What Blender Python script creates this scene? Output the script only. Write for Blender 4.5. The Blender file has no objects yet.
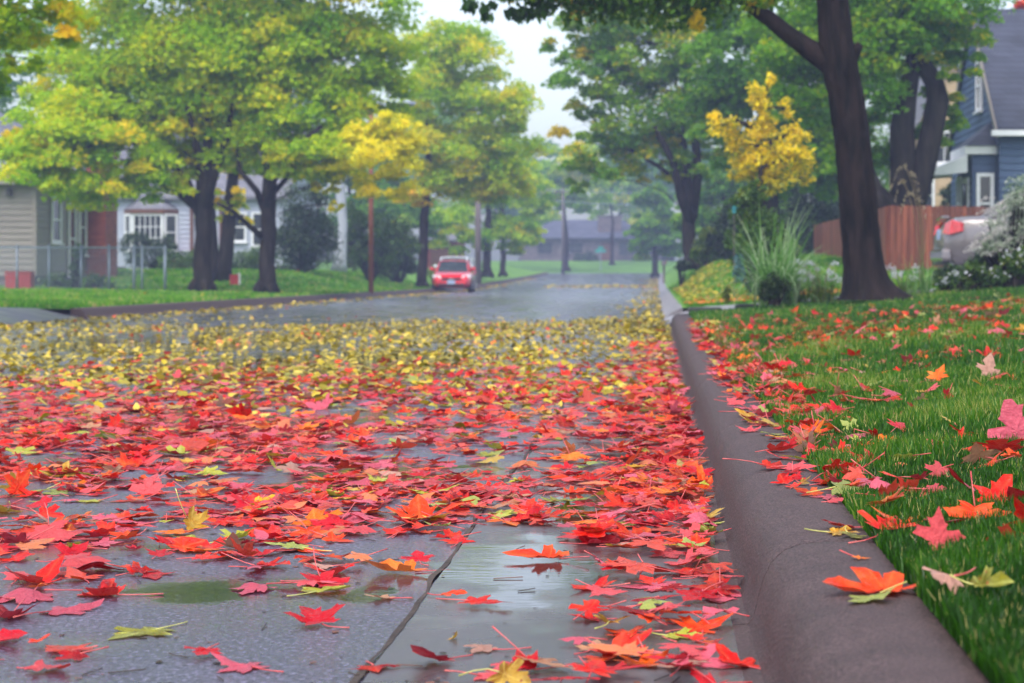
import bpy, math, random
import numpy as np
from mathutils import Vector, Matrix, noise as mnoise

random.seed(7)
RNG = np.random.default_rng(11)
PI = math.pi
R = math.radians
H = 0.70                      # eye height above the gutter
FPX, CX, CY = 2000.0, 657.0, 276.0
sc = bpy.context.scene
COL = sc.collection


def px(x, Y):                 # lateral metres of a picture column at distance Y
    return (x - CX) / FPX * Y


def pz(y, Y):                 # height of a picture row at distance Y
    return H + (CY - y) / FPX * Y


def sst(a, b, t):
    t = np.clip((np.asarray(t, float) - a) / (b - a), 0, 1)
    return t * t * (3 - 2 * t)


# ------------------------------------------------------------------ terrain
KX0, KX1 = 0.15, 0.446        # near kerb, road side / lawn side
LK = -9.30                    # far kerb, road side
KPROF = [(0.150, 0.004), (0.182, 0.006), (0.192, 0.022), (0.201, 0.060), (0.212, 0.100),
         (0.228, 0.132), (0.252, 0.155), (0.285, 0.167), (0.330, 0.172), (0.392, 0.172), (0.434, 0.168), (0.446, 0.158)]


def zroad(Y):
    t = np.clip((np.asarray(Y, float) - 90) / 90, 0, 1)
    return 0.97 * t ** 1.3


def zright(X, Y):
    X = np.asarray(X, float); Y = np.asarray(Y, float)
    z = 0.165 + 0.080 * np.clip(X - KX1, 0, 5.2) + 0.015 * np.clip(X - 5.6, 0, 60)
    z = z + 0.80 * sst(35, 62, Y) * sst(0.45, 1.9, X)
    z = z + 0.012 * np.sin(X * 1.9 + 1) * np.sin(Y * 0.8)
    return z + zroad(Y)


def zleft(X, Y):
    X = np.asarray(X, float); Y = np.asarray(Y, float)
    z = 0.165 + 0.02 * np.clip(LK - 0.3 - X, 0, 6)
    z = z + 0.62 * sst(58, 76, Y) * sst(10.0, 14.0, -X)
    return z + zroad(Y)


def zsurf(X, Y):
    """Top of whatever lies at X, Y (scalars)."""
    if X < KX0:
        return float(zroad(Y)) + (0.004 if X > -0.52 else 0.0)
    if X <= KX1:
        return float(np.interp(X, [p[0] for p in KPROF], [p[1] for p in KPROF]))
    return float(zright(X, Y))


# ------------------------------------------------------------------ materials
def new_mat(name):
    m = bpy.data.materials.new(name)
    m.use_nodes = True
    nt = m.node_tree
    return m, nt, nt.nodes['Principled BSDF']


def node(nt, kind, **kw):
    n = nt.nodes.new(kind)
    for k, v in kw.items():
        setattr(n, k, v)
    return n


def ramp(nt, stops, interp='LINEAR'):
    n = nt.nodes.new('ShaderNodeValToRGB')
    cr = n.color_ramp
    cr.interpolation = interp
    while len(cr.elements) > 1:
        cr.elements.remove(cr.elements[-1])
    for i, (p, c) in enumerate(stops):
        e = cr.elements[0] if i == 0 else cr.elements.new(p)
        e.position = p
        e.color = (*c, 1) if len(c) == 3 else c
    return n


def pm(name, c1, c2=None, scale=6, rough=0.6, rough2=None, bump=0.0, bscale=30, stretch=(1, 1, 1), detail=6, spec=0.5, coat=0.0, metal=0.0, lo=0.35, hi=0.65):
    """Noise-mottled surface."""
    m, nt, b = new_mat(name)
    c2 = c2 or tuple(min(1, v * 1.35) for v in c1)
    tc = node(nt, 'ShaderNodeTexCoord')
    mp = node(nt, 'ShaderNodeMapping')
    mp.inputs['Scale'].default_value = stretch
    nt.links.new(tc.outputs['Object'], mp.inputs[0])
    no = node(nt, 'ShaderNodeTexNoise')
    no.inputs['Scale'].default_value = scale
    no.inputs['Detail'].default_value = detail
    nt.links.new(mp.outputs[0], no.inputs['Vector'])
    r = ramp(nt, [(lo, c1), (hi, c2)])
    nt.links.new(no.outputs['Fac'], r.inputs[0])
    nt.links.new(r.outputs[0], b.inputs['Base Color'])
    b.inputs['Roughness'].default_value = rough
    if rough2 is not None:
        mr = node(nt, 'ShaderNodeMapRange')
        mr.inputs['From Min'].default_value = 0.35; mr.inputs['From Max'].default_value = 0.65
        mr.inputs['To Min'].default_value = rough; mr.inputs['To Max'].default_value = rough2
        nt.links.new(no.outputs['Fac'], mr.inputs['Value'])
        nt.links.new(mr.outputs[0], b.inputs['Roughness'])
    b.inputs['Specular IOR Level'].default_value = spec
    b.inputs['Coat Weight'].default_value = coat
    b.inputs['Coat Roughness'].default_value = 0.08
    b.inputs['Metallic'].default_value = metal
    if bump:
        n2 = node(nt, 'ShaderNodeTexNoise')
        n2.inputs['Scale'].default_value = bscale
        n2.inputs['Detail'].default_value = 5
        nt.links.new(mp.outputs[0], n2.inputs['Vector'])
        bp = node(nt, 'ShaderNodeBump')
        bp.inputs['Strength'].default_value = bump
        bp.inputs['Distance'].default_value = 0.02
        nt.links.new(n2.outputs['Fac'], bp.inputs['Height'])
        nt.links.new(bp.outputs[0], b.inputs['Normal'])
    return m


def leaf_mat(name, stops, trans=0.35, rough=0.45, spec=0.35):
    """Crown leaves: colour from the per-leaf attribute 'tint', light passing through."""
    m, nt, b = new_mat(name)
    at = node(nt, 'ShaderNodeAttribute', attribute_name='tint')
    r = ramp(nt, stops)
    nt.links.new(at.outputs['Fac'], r.inputs[0])
    nt.links.new(r.outputs[0], b.inputs['Base Color'])
    b.inputs['Roughness'].default_value = rough
    b.inputs['Specular IOR Level'].default_value = spec
    t = node(nt, 'ShaderNodeBsdfTranslucent')
    hs = node(nt, 'ShaderNodeHueSaturation')
    hs.inputs['Value'].default_value = 1.5
    hs.inputs['Saturation'].default_value = 1.05
    nt.links.new(r.outputs[0], hs.inputs['Color'])
    nt.links.new(hs.outputs[0], t.inputs['Color'])
    mx = node(nt, 'ShaderNodeMixShader')
    mx.inputs[0].default_value = trans
    nt.links.new(b.outputs[0], mx.inputs[1]); nt.links.new(t.outputs[0], mx.inputs[2])
    nt.links.new(mx.outputs[0], nt.nodes['Material Output'].inputs['Surface'])
    return m


def fallen_mat(name, top, top2, under, vein, spot=(0.30, 0.06, 0.02)):
    """A fallen leaf: mottled face, paler underside, veins, a wet film."""
    m, nt, b = new_mat(name)
    tc = node(nt, 'ShaderNodeTexCoord')
    geo = node(nt, 'ShaderNodeNewGeometry')
    oi = node(nt, 'ShaderNodeObjectInfo')
    no = node(nt, 'ShaderNodeTexNoise'); no.inputs['Scale'].default_value = 22; no.inputs['Detail'].default_value = 4
    nt.links.new(geo.outputs['Position'], no.inputs['Vector'])
    ad = node(nt, 'ShaderNodeMath', operation='ADD')
    nt.links.new(no.outputs['Fac'], ad.inputs[0])
    s1 = node(nt, 'ShaderNodeMath', operation='ADD')
    nt.links.new(oi.outputs['Random'], s1.inputs[0]); nt.links.new(geo.outputs['Random Per Island'], s1.inputs[1])
    fr = node(nt, 'ShaderNodeMath', operation='FRACT'); nt.links.new(s1.outputs[0], fr.inputs[0])
    sc_ = node(nt, 'ShaderNodeMath', operation='MULTIPLY_ADD'); sc_.inputs[1].default_value = 0.9; sc_.inputs[2].default_value = -0.45
    nt.links.new(fr.outputs[0], sc_.inputs[0]); nt.links.new(sc_.outputs[0], ad.inputs[1])
    r = ramp(nt, [(0.08, tuple(v * 0.42 for v in top)), (0.36, top), (0.74, top2)])
    nt.links.new(ad.outputs[0], r.inputs[0])
    n4 = node(nt, 'ShaderNodeTexNoise'); n4.inputs['Scale'].default_value = 17; n4.inputs['Detail'].default_value = 5
    nt.links.new(geo.outputs['Position'], n4.inputs['Vector'])
    r4 = ramp(nt, [(0.48, (0, 0, 0)), (0.70, (0.75,) * 3)]); nt.links.new(n4.outputs['Fac'], r4.inputs[0])
    hm_ = node(nt, 'ShaderNodeMix', data_type='RGBA')
    nt.links.new(r4.outputs[0], hm_.inputs[0]); nt.links.new(r.outputs[0], hm_.inputs[6]); hm_.inputs[7].default_value = (*vein, 1)
    r5 = ramp(nt, [(0.26, (0.9,) * 3), (0.40, (0, 0, 0))]); nt.links.new(n4.outputs['Fac'], r5.inputs[0])
    dm_ = node(nt, 'ShaderNodeMix', data_type='RGBA')
    nt.links.new(r5.outputs[0], dm_.inputs[0]); nt.links.new(hm_.outputs[2], dm_.inputs[6]); dm_.inputs[7].default_value = (top[0] * 0.35, top[1] * 0.6, top[2] * 0.8, 1)
    va = node(nt, 'ShaderNodeAttribute', attribute_name='vein')
    vm = node(nt, 'ShaderNodeMix', data_type='RGBA')
    pw = node(nt, 'ShaderNodeMath', operation='POWER'); pw.inputs[1].default_value = 4
    nt.links.new(va.outputs['Fac'], pw.inputs[0])
    ml = node(nt, 'ShaderNodeMath', operation='MULTIPLY'); ml.inputs[1].default_value = 0.75
    nt.links.new(pw.outputs[0], ml.inputs[0]); nt.links.new(ml.outputs[0], vm.inputs[0])
    nt.links.new(dm_.outputs[2], vm.inputs[6]); vm.inputs[7].default_value = (*vein, 1)
    # brown specks
    n2 = node(nt, 'ShaderNodeTexNoise'); n2.inputs['Scale'].default_value = 95; n2.inputs['Detail'].default_value = 2
    nt.links.new(geo.outputs['Position'], n2.inputs['Vector'])
    r2 = ramp(nt, [(0.66, (0, 0, 0)), (0.74, (1, 1, 1))]); nt.links.new(n2.outputs['Fac'], r2.inputs[0])
    sm = node(nt, 'ShaderNodeMix', data_type='RGBA')
    nt.links.new(r2.outputs[0], sm.inputs[0]); nt.links.new(vm.outputs[2], sm.inputs[6]); sm.inputs[7].default_value = (*spot, 1)
    # underside
    ru = ramp(nt, [(0.2, tuple(v * 0.72 for v in under)), (0.7, under)])
    nt.links.new(ad.outputs[0], ru.inputs[0])
    bm = node(nt, 'ShaderNodeMix', data_type='RGBA')
    nt.links.new(geo.outputs['Backfacing'], bm.inputs[0]); nt.links.new(sm.outputs[2], bm.inputs[6]); nt.links.new(ru.outputs[0], bm.inputs[7])
    nt.links.new(bm.outputs[2], b.inputs['Base Color'])
    # water film with beads
    n3 = node(nt, 'ShaderNodeTexNoise'); n3.inputs['Scale'].default_value = 70; n3.inputs['Detail'].default_value = 5
    nt.links.new(geo.outputs['Position'], n3.inputs['Vector'])
    bp = node(nt, 'ShaderNodeBump'); bp.inputs['Strength'].default_value = 0.55; bp.inputs['Distance'].default_value = 0.012
    nt.links.new(n3.outputs['Fac'], bp.inputs['Height']); nt.links.new(bp.outputs[0], b.inputs['Normal'])
    dv = node(nt, 'ShaderNodeTexVoronoi'); dv.inputs['Scale'].default_value = 150
    nt.links.new(geo.outputs['Position'], dv.inputs['Vector'])
    dr = ramp(nt, [(0.0, (1, 1, 1)), (0.30, (0.8, 0.8, 0.8)), (0.42, (0, 0, 0))]); nt.links.new(dv.outputs['Distance'], dr.inputs[0])
    db = node(nt, 'ShaderNodeBump'); db.inputs['Strength'].default_value = 0.9; db.inputs['Distance'].default_value = 0.004
    nt.links.new(dr.outputs[0], db.inputs['Height']); nt.links.new(bp.outputs[0], db.inputs['Normal'])
    cw = node(nt, 'ShaderNodeMath', operation='MULTIPLY'); cw.inputs[1].default_value = 0.55
    nt.links.new(dr.outputs[0], cw.inputs[0]); nt.links.new(cw.outputs[0], b.inputs['Coat Weight'])
    b.inputs['Coat Roughness'].default_value = 0.04; nt.links.new(db.outputs[0], b.inputs['Coat Normal'])
    mr = node(nt, 'ShaderNodeMapRange'); mr.inputs['To Min'].default_value = 0.14; mr.inputs['To Max'].default_value = 0.55
    mr.inputs['From Min'].default_value = 0.3; mr.inputs['From Max'].default_value = 0.7
    nt.links.new(no.outputs['Fac'], mr.inputs['Value']); nt.links.new(mr.outputs[0], b.inputs['Roughness'])
    b.inputs['Specular IOR Level'].default_value = 0.16
    t = node(nt, 'ShaderNodeBsdfTranslucent'); nt.links.new(sm.outputs[2], t.inputs['Color'])
    mx = node(nt, 'ShaderNodeMixShader'); mx.inputs[0].default_value = 0.22
    nt.links.new(b.outputs[0], mx.inputs[1]); nt.links.new(t.outputs[0], mx.inputs[2])
    nt.links.new(mx.outputs[0], nt.nodes['Material Output'].inputs['Surface'])
    return m


M = {}
PINK = (0.66, 0.11, 0.16)
M['crimson'] = fallen_mat('crimson leaf', (0.42, 0.002, 0.006), (0.58, 0.006, 0.018), PINK, (0.52, 0.03, 0.03))
M['scarlet'] = fallen_mat('scarlet leaf', (0.60, 0.004, 0.003), (0.76, 0.012, 0.006), (0.66, 0.085, 0.095), (0.62, 0.07, 0.025))
M['vermilion'] = fallen_mat('vermilion leaf', (0.66, 0.014, 0.002), (0.78, 0.045, 0.005), (0.66, 0.085, 0.055), (0.74, 0.14, 0.03))
M['orange'] = fallen_mat('orange leaf', (0.70, 0.060, 0.003), (0.80, 0.15, 0.006), (0.68, 0.20, 0.08), (0.78, 0.25, 0.04))
M['gold'] = fallen_mat('golden leaf', (0.52, 0.22, 0.004), (0.68, 0.36, 0.012), (0.54, 0.36, 0.08), (0.68, 0.48, 0.10))
M['lime'] = fallen_mat('yellow green leaf', (0.26, 0.24, 0.010), (0.42, 0.40, 0.025), (0.34, 0.38, 0.09), (0.48, 0.50, 0.12))
M['tan'] = fallen_mat('tan leaf', (0.38, 0.13, 0.065), (0.52, 0.25, 0.13), (0.54, 0.28, 0.21), (0.42, 0.24, 0.14))
M['stem'] = pm('leaf stem', (0.55, 0.05, 0.06), (0.75, 0.16, 0.14), 30, 0.4)
M['stem_lime'] = pm('pale leaf stem', (0.50, 0.50, 0.10), (0.65, 0.60, 0.20), 30, 0.4)

# wet road
def road_mat():
    m, nt, b = new_mat('wet asphalt')
    tc = node(nt, 'ShaderNodeTexCoord')
    fine = node(nt, 'ShaderNodeTexNoise'); fine.inputs['Scale'].default_value = 85; fine.inputs['Detail'].default_value = 4
    mid = node(nt, 'ShaderNodeTexNoise'); mid.inputs['Scale'].default_value = 1.6; mid.inputs['Detail'].default_value = 7
    vor = node(nt, 'ShaderNodeTexVoronoi'); vor.inputs['Scale'].default_value = 140
    for n in (fine, mid, vor):
        nt.links.new(tc.outputs['Object'], n.inputs['Vector'])
    r1 = ramp(nt, [(0.3, (0.030, 0.028, 0.045)), (0.7, (0.080, 0.074, 0.112))])
    nt.links.new(mid.outputs['Fac'], r1.inputs[0])
    r2 = ramp(nt, [(0.3, (0.35, 0.35, 0.35)), (0.55, (0.95, 0.95, 0.95)), (0.66, (2.8, 2.7, 2.9))])
    nt.links.new(fine.outputs['Fac'], r2.inputs[0])
    mu = node(nt, 'ShaderNodeMix', data_type='RGBA', blend_type='MULTIPLY'); mu.inputs[0].default_value = 1
    nt.links.new(r1.outputs[0], mu.inputs[6]); nt.links.new(r2.outputs[0], mu.inputs[7])
    nt.links.new(mu.outputs[2], b.inputs['Base Color'])
    rr = ramp(nt, [(0.38, (0.10,) * 3), (0.50, (0.24,) * 3), (0.66, (0.40,) * 3)])
    nt.links.new(mid.outputs['Fac'], rr.inputs[0]); nt.links.new(rr.outputs[0], b.inputs['Roughness'])
    bp = node(nt, 'ShaderNodeBump'); bp.inputs['Distance'].default_value = 0.004
    st = ramp(nt, [(0.40, (0.12,) * 3), (0.60, (0.75,) * 3)])
    nt.links.new(mid.outputs['Fac'], st.inputs[0]); nt.links.new(st.outputs[0], bp.inputs['Strength'])
    nt.links.new(vor.outputs['Distance'], bp.inputs['Height'])
    nt.links.new(bp.outputs[0], b.inputs['Normal'])
    b.inputs['Specular IOR Level'].default_value = 0.95
    return m


M['road'] = road_mat()
M['pan'] = pm('wet gutter concrete', (0.044, 0.040, 0.044), (0.095, 0.084, 0.090), 2.2, 0.18, 0.45, bump=0.12, bscale=220, spec=0.55, detail=8)


PUDDLES = [(-0.33, 4.72, 0.24, 0.62), (-0.63, 4.40, 0.06, 0.13), (-1.02, 4.42, 0.13, 0.16), (-0.22, 6.3, 0.16, 0.7), (-0.95, 7.0, 0.40, 0.6), (-1.9, 9.4, 0.6, 0.9), (-2.6, 16.0, 1.3, 2.4), (-5.0, 21.0, 1.6, 3.0), (0.12, 9.0, 0.055, 5.5)]


def wet_mask(nt, tc):
    """1 inside standing water: soft ragged ovals where the surface dips."""
    no = node(nt, 'ShaderNodeTexNoise'); no.inputs['Scale'].default_value = 5.5; no.inputs['Detail'].default_value = 6
    nt.links.new(tc.outputs['Object'], no.inputs['Vector'])
    acc = None
    for cx, cy, rx, ry in PUDDLES:
        mp = node(nt, 'ShaderNodeMapping', vector_type='TEXTURE')
        mp.inputs['Location'].default_value = (cx, cy, 0); mp.inputs['Scale'].default_value = (rx, ry, 1)
        nt.links.new(tc.outputs['Object'], mp.inputs[0])
        ln = node(nt, 'ShaderNodeVectorMath', operation='LENGTH'); nt.links.new(mp.outputs[0], ln.inputs[0])
        if acc is None: acc = ln.outputs['Value']
        else:
            mn = node(nt, 'ShaderNodeMath', operation='MINIMUM')
            nt.links.new(acc, mn.inputs[0]); nt.links.new(ln.outputs['Value'], mn.inputs[1]); acc = mn.outputs[0]
    ma = node(nt, 'ShaderNodeMath', operation='MULTIPLY_ADD'); ma.inputs[1].default_value = 2.4
    nt.links.new(no.outputs['Fac'], ma.inputs[0]); nt.links.new(acc, ma.inputs[2])
    r = ramp(nt, [(0.0, (1, 1, 1)), (1.0, (0, 0, 0))])
    mr = node(nt, 'ShaderNodeMapRange'); mr.inputs['From Min'].default_value = 1.75; mr.inputs['From Max'].default_value = 2.55
    mr.inputs['To Min'].default_value = 1.0; mr.inputs['To Max'].default_value = 0.0
    nt.links.new(ma.outputs[0], mr.inputs['Value'])
    nt.nodes.remove(r)
    return mr.outputs[0]


def wetten(m, dark=0.55):
    """Standing water on a finished road material: darker, mirror smooth, flat."""
    nt = m.node_tree; b = nt.nodes['Principled BSDF']
    tc = next(n for n in nt.nodes if n.type == 'TEX_COORD')
    k = wet_mask(nt, tc)
    for name, val in (('Base Color', None), ('Roughness', 0.035)):
        src = b.inputs[name].links[0].from_socket
        if val is None:
            mx = node(nt, 'ShaderNodeMix', data_type='RGBA', blend_type='MULTIPLY'); nt.links.new(k, mx.inputs[0])
            nt.links.new(src, mx.inputs[6]); mx.inputs[7].default_value = (dark, dark, dark * 0.95, 1)
            nt.links.new(mx.outputs[2], b.inputs[name])
        else:
            mx = node(nt, 'ShaderNodeMix', data_type='FLOAT'); nt.links.new(k, mx.inputs[0])
            nt.links.new(src, mx.inputs[2]); mx.inputs[3].default_value = val
            nt.links.new(mx.outputs[0], b.inputs[name])
    bp = next(n for n in nt.nodes if n.type == 'BUMP')
    inv = node(nt, 'ShaderNodeMath', operation='MULTIPLY_ADD'); inv.inputs[1].default_value = -0.97; inv.inputs[2].default_value = 1.0
    nt.links.new(k, inv.inputs[0])
    ml = node(nt, 'ShaderNodeMath', operation='MULTIPLY'); nt.links.new(inv.outputs[0], ml.inputs[0])
    if bp.inputs['Strength'].links: nt.links.new(bp.inputs['Strength'].links[0].from_socket, ml.inputs[1])
    else: ml.inputs[1].default_value = bp.inputs['Strength'].default_value
    nt.links.new(ml.outputs[0], bp.inputs['Strength'])
    # wind ripples on the standing water
    mp = node(nt, 'ShaderNodeMapping'); mp.inputs['Scale'].default_value = (5, 26, 1)
    nt.links.new(tc.outputs['Object'], mp.inputs[0])
    rn = node(nt, 'ShaderNodeTexNoise'); rn.inputs['Scale'].default_value = 1.6; rn.inputs['Detail'].default_value = 3
    nt.links.new(mp.outputs[0], rn.inputs['Vector'])
    b2 = node(nt, 'ShaderNodeBump'); b2.inputs['Distance'].default_value = 0.01
    rs = node(nt, 'ShaderNodeMath', operation='MULTIPLY'); rs.inputs[1].default_value = 0.05
    nt.links.new(k, rs.inputs[0]); nt.links.new(rs.outputs[0], b2.inputs['Strength'])
    nt.links.new(rn.outputs['Fac'], b2.inputs['Height']); nt.links.new(bp.outputs[0], b2.inputs['Normal'])
    nt.links.new(b2.outputs[0], b.inputs['Normal'])


wetten(M['road']); wetten(M['pan'])

def kerb_mat():
    m, nt, b = new_mat('damp kerb concrete')
    tc = node(nt, 'ShaderNodeTexCoord')
    n1 = node(nt, 'ShaderNodeTexNoise'); n1.inputs['Scale'].default_value = 7.0; n1.inputs['Detail'].default_value = 8
    n2 = node(nt, 'ShaderNodeTexNoise'); n2.inputs['Scale'].default_value = 210; n2.inputs['Detail'].default_value = 3
    n3 = node(nt, 'ShaderNodeTexVoronoi'); n3.inputs['Scale'].default_value = 120
    for n in (n1, n2, n3):
        nt.links.new(tc.outputs['Object'], n.inputs['Vector'])
    r1 = ramp(nt, [(0.25, (0.050, 0.033, 0.033)), (0.5, (0.066, 0.044, 0.044)), (0.75, (0.082, 0.056, 0.056))])
    nt.links.new(n1.outputs['Fac'], r1.inputs[0])
    r2 = ramp(nt, [(0.32, (0.40, 0.40, 0.40)), (0.5, (1, 1, 1)), (0.68, (1.8, 1.7, 1.7))])
    nt.links.new(n2.outputs['Fac'], r2.inputs[0])
    mu = node(nt, 'ShaderNodeMix', data_type='RGBA', blend_type='MULTIPLY'); mu.inputs[0].default_value = 1
    nt.links.new(r1.outputs[0], mu.inputs[6]); nt.links.new(r2.outputs[0], mu.inputs[7])
    nt.links.new(mu.outputs[2], b.inputs['Base Color'])
    mr = node(nt, 'ShaderNodeMapRange'); mr.inputs['From Min'].default_value = 0.3; mr.inputs['From Max'].default_value = 0.7
    mr.inputs['To Min'].default_value = 0.58; mr.inputs['To Max'].default_value = 0.68
    b.inputs['Specular IOR Level'].default_value = 0.22
    nt.links.new(n1.outputs['Fac'], mr.inputs['Value']); nt.links.new(mr.outputs[0], b.inputs['Roughness'])
    bp = node(nt, 'ShaderNodeBump'); bp.inputs['Strength'].default_value = 0.5; bp.inputs['Distance'].default_value = 0.004
    nt.links.new(n3.outputs['Distance'], bp.inputs['Height']); nt.links.new(bp.outputs[0], b.inputs['Normal'])
    return m


M['kerb'] = kerb_mat()
M['drive'] = pm('driveway concrete', (0.20, 0.19, 0.21), (0.32, 0.30, 0.32), 1.5, 0.35, 0.6, bump=0.2, bscale=60)
M['asphalt_dry'] = pm('pale asphalt', (0.05, 0.05, 0.065), (0.085, 0.085, 0.105), 1.5, 0.3, 0.5, bump=0.2, bscale=60)
M['soil'] = pm('bed soil', (0.020, 0.013, 0.009), (0.06, 0.04, 0.03), 9, 0.85, bump=0.8, bscale=22)
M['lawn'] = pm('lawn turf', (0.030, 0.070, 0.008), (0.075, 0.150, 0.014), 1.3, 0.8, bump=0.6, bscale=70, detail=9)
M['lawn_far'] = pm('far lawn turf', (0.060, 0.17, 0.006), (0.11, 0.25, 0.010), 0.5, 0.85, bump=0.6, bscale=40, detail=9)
M['ground'] = pm('dark earth', (0.04, 0.06, 0.02), (0.07, 0.09, 0.03), 0.2, 0.9)
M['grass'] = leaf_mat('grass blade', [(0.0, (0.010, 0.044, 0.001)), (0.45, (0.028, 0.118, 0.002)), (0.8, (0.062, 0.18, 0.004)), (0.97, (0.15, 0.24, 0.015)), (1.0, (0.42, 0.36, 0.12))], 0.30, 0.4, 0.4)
M['bark'] = pm('wet dark bark', (0.003, 0.0025, 0.0025), (0.024, 0.016, 0.015), 9, 0.6, 0.9, spec=0.12, bump=1.0, bscale=26, stretch=(1, 1, 0.25), detail=9)
M['bark_far'] = pm('tree bark', (0.012, 0.010, 0.009), (0.036, 0.028, 0.023), 7, 0.9, spec=0.08, bump=0.8, bscale=18, stretch=(1, 1, 0.25))
M['birch'] = pm('pale bark', (0.30, 0.33, 0.38), (0.44, 0.47, 0.53), 3, 0.7, bump=0.3, bscale=14, lo=0.3, hi=0.5)

GREEN = [(0.0, (0.055, 0.150, 0.005)), (0.35, (0.200, 0.390, 0.005)), (0.62, (0.400, 0.540, 0.005)), (0.82, (0.62, 0.58, 0.006)), (1.0, (0.82, 0.60, 0.009))]
M['lf_maple'] = leaf_mat('maple crown leaf', GREEN, 0.48, spec=0.2)
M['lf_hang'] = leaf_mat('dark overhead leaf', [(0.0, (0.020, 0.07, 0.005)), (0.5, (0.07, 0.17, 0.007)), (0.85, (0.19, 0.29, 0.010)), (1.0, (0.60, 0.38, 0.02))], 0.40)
M['lf_gold'] = leaf_mat('golden crown leaf', [(0.0, (0.26, 0.36, 0.008)), (0.4, (0.70, 0.66, 0.008)), (1.0, (0.90, 0.76, 0.012))], 0.48)
M['lf_lemon'] = leaf_mat('yellow crown leaf', [(0.0, (0.26, 0.28, 0.010)), (0.25, (0.60, 0.46, 0.008)), (0.7, (0.80, 0.62, 0.010)), (1.0, (0.88, 0.72, 0.02))], 0.45)
M['lf_cool'] = leaf_mat('bluish green crown leaf', [(0.0, (0.032, 0.105, 0.014)), (0.5, (0.125, 0.290, 0.012)), (0.85, (0.30, 0.43, 0.010)), (1.0, (0.64, 0.50, 0.012))], 0.45, spec=0.2)
M['lf_dark'] = leaf_mat('dark evergreen leaf', [(0.0, (0.010, 0.028, 0.010)), (0.6, (0.028, 0.062, 0.018)), (1.0, (0.065, 0.105, 0.028))], 0.15)
M['lf_bush'] = leaf_mat('shrub leaf', [(0.0, (0.030, 0.080, 0.012)), (0.6, (0.085, 0.165, 0.018)), (1.0, (0.26, 0.30, 0.03))], 0.3)
M['lf_blue'] = leaf_mat('blue green needle', [(0.0, (0.03, 0.10, 0.11)), (1.0, (0.10, 0.24, 0.25))], 0.15)
M['lf_reed'] = leaf_mat('silvery reed leaf', [(0.0, (0.06, 0.19, 0.03)), (0.6, (0.19, 0.38, 0.08)), (1.0, (0.50, 0.60, 0.34))], 0.3)
M['lf_straw'] = leaf_mat('straw', [(0.0, (0.26, 0.20, 0.11)), (1.0, (0.50, 0.42, 0.28))], 0.3)
M['lf_silver'] = leaf_mat('silvery foliage', [(0.0, (0.16, 0.24, 0.12)), (0.6, (0.38, 0.43, 0.32)), (1.0, (0.66, 0.66, 0.62))], 0.3)
M['lf_red'] = leaf_mat('red crown leaf', [(0.0, (0.45, 0.03, 0.01)), (1.0, (0.80, 0.14, 0.02))], 0.3)
M['white_flower'] = leaf_mat('white bloom', [(0.0, (0.55, 0.55, 0.58)), (1.0, (0.82, 0.80, 0.82))], 0.2)
M['plume'] = leaf_mat('pale seed plume', [(0.0, (0.42, 0.38, 0.34)), (1.0, (0.74, 0.70, 0.68))], 0.3)


def paint(name, c, rough=0.25, coat=1.0, metal=0.0):
    return pm(name, tuple(v * 0.94 for v in c), tuple(min(1, v * 1.06) for v in c), 2, rough, coat=coat, metal=metal)


M['red_paint'] = paint('red car paint', (0.72, 0.008, 0.022))
M['silver_paint'] = paint('silver car paint', (0.20, 0.175, 0.178), 0.32, 1.0, 0.25)
M['white_paint'] = paint('white van paint', (0.72, 0.76, 0.80))
M['car_glass'] = pm('car glass', (0.012, 0.022, 0.022), (0.03, 0.04, 0.04), 2, 0.08, spec=0.35)
M['tyre'] = pm('tyre rubber', (0.012, 0.012, 0.013), (0.022, 0.022, 0.022), 20, 0.75)
M['rim'] = pm('wheel rim', (0.50, 0.50, 0.52), (0.6, 0.6, 0.62), 8, 0.3, metal=0.7)
M['lens'] = pm('clear lamp lens', (0.72, 0.74, 0.80), (0.85, 0.86, 0.9), 20, 0.08, coat=1.0)
M['tail'] = pm('red lamp lens', (0.62, 0.006, 0.012), (0.85, 0.02, 0.03), 14, 0.12, coat=1.0)
M['black_trim'] = pm('black trim', (0.014, 0.014, 0.016), (0.03, 0.03, 0.03), 8, 0.5)
M['plate'] = pm('licence plate', (0.30, 0.42, 0.66), (0.50, 0.60, 0.78), 12, 0.4)
M['chrome'] = pm('bright metal', (0.75, 0.75, 0.78), (0.85, 0.85, 0.87), 8, 0.2, metal=0.9)
M['siding_tan'] = pm('tan siding', (0.22, 0.195, 0.175), (0.27, 0.24, 0.215), 0.8, 0.6)
M['siding_white'] = pm('white siding', (0.36, 0.39, 0.49), (0.43, 0.46, 0.56), 0.8, 0.6)
M['siding_blue'] = pm('blue siding', (0.036, 0.072, 0.150), (0.050, 0.095, 0.19), 0.8, 0.6)
M['stucco_tan'] = pm('tan stucco', (0.50, 0.36, 0.22), (0.58, 0.43, 0.27), 3, 0.85, bump=0.3, bscale=40)
M['timber_brown'] = pm('brown timber', (0.10, 0.040, 0.024), (0.16, 0.065, 0.04), 4, 0.7)
M['trim_white'] = pm('white trim', (0.72, 0.73, 0.77), (0.80, 0.80, 0.83), 3, 0.5)
M['glass'] = pm('window glass', (0.025, 0.030, 0.036), (0.05, 0.055, 0.06), 1.5, 0.06, spec=0.8)
M['fence_wood'] = pm('red cedar boards', (0.12, 0.028, 0.014), (0.24, 0.062, 0.030), 3.5, 0.55, stretch=(3, 3, 0.3), bump=0.3, bscale=20)
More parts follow.
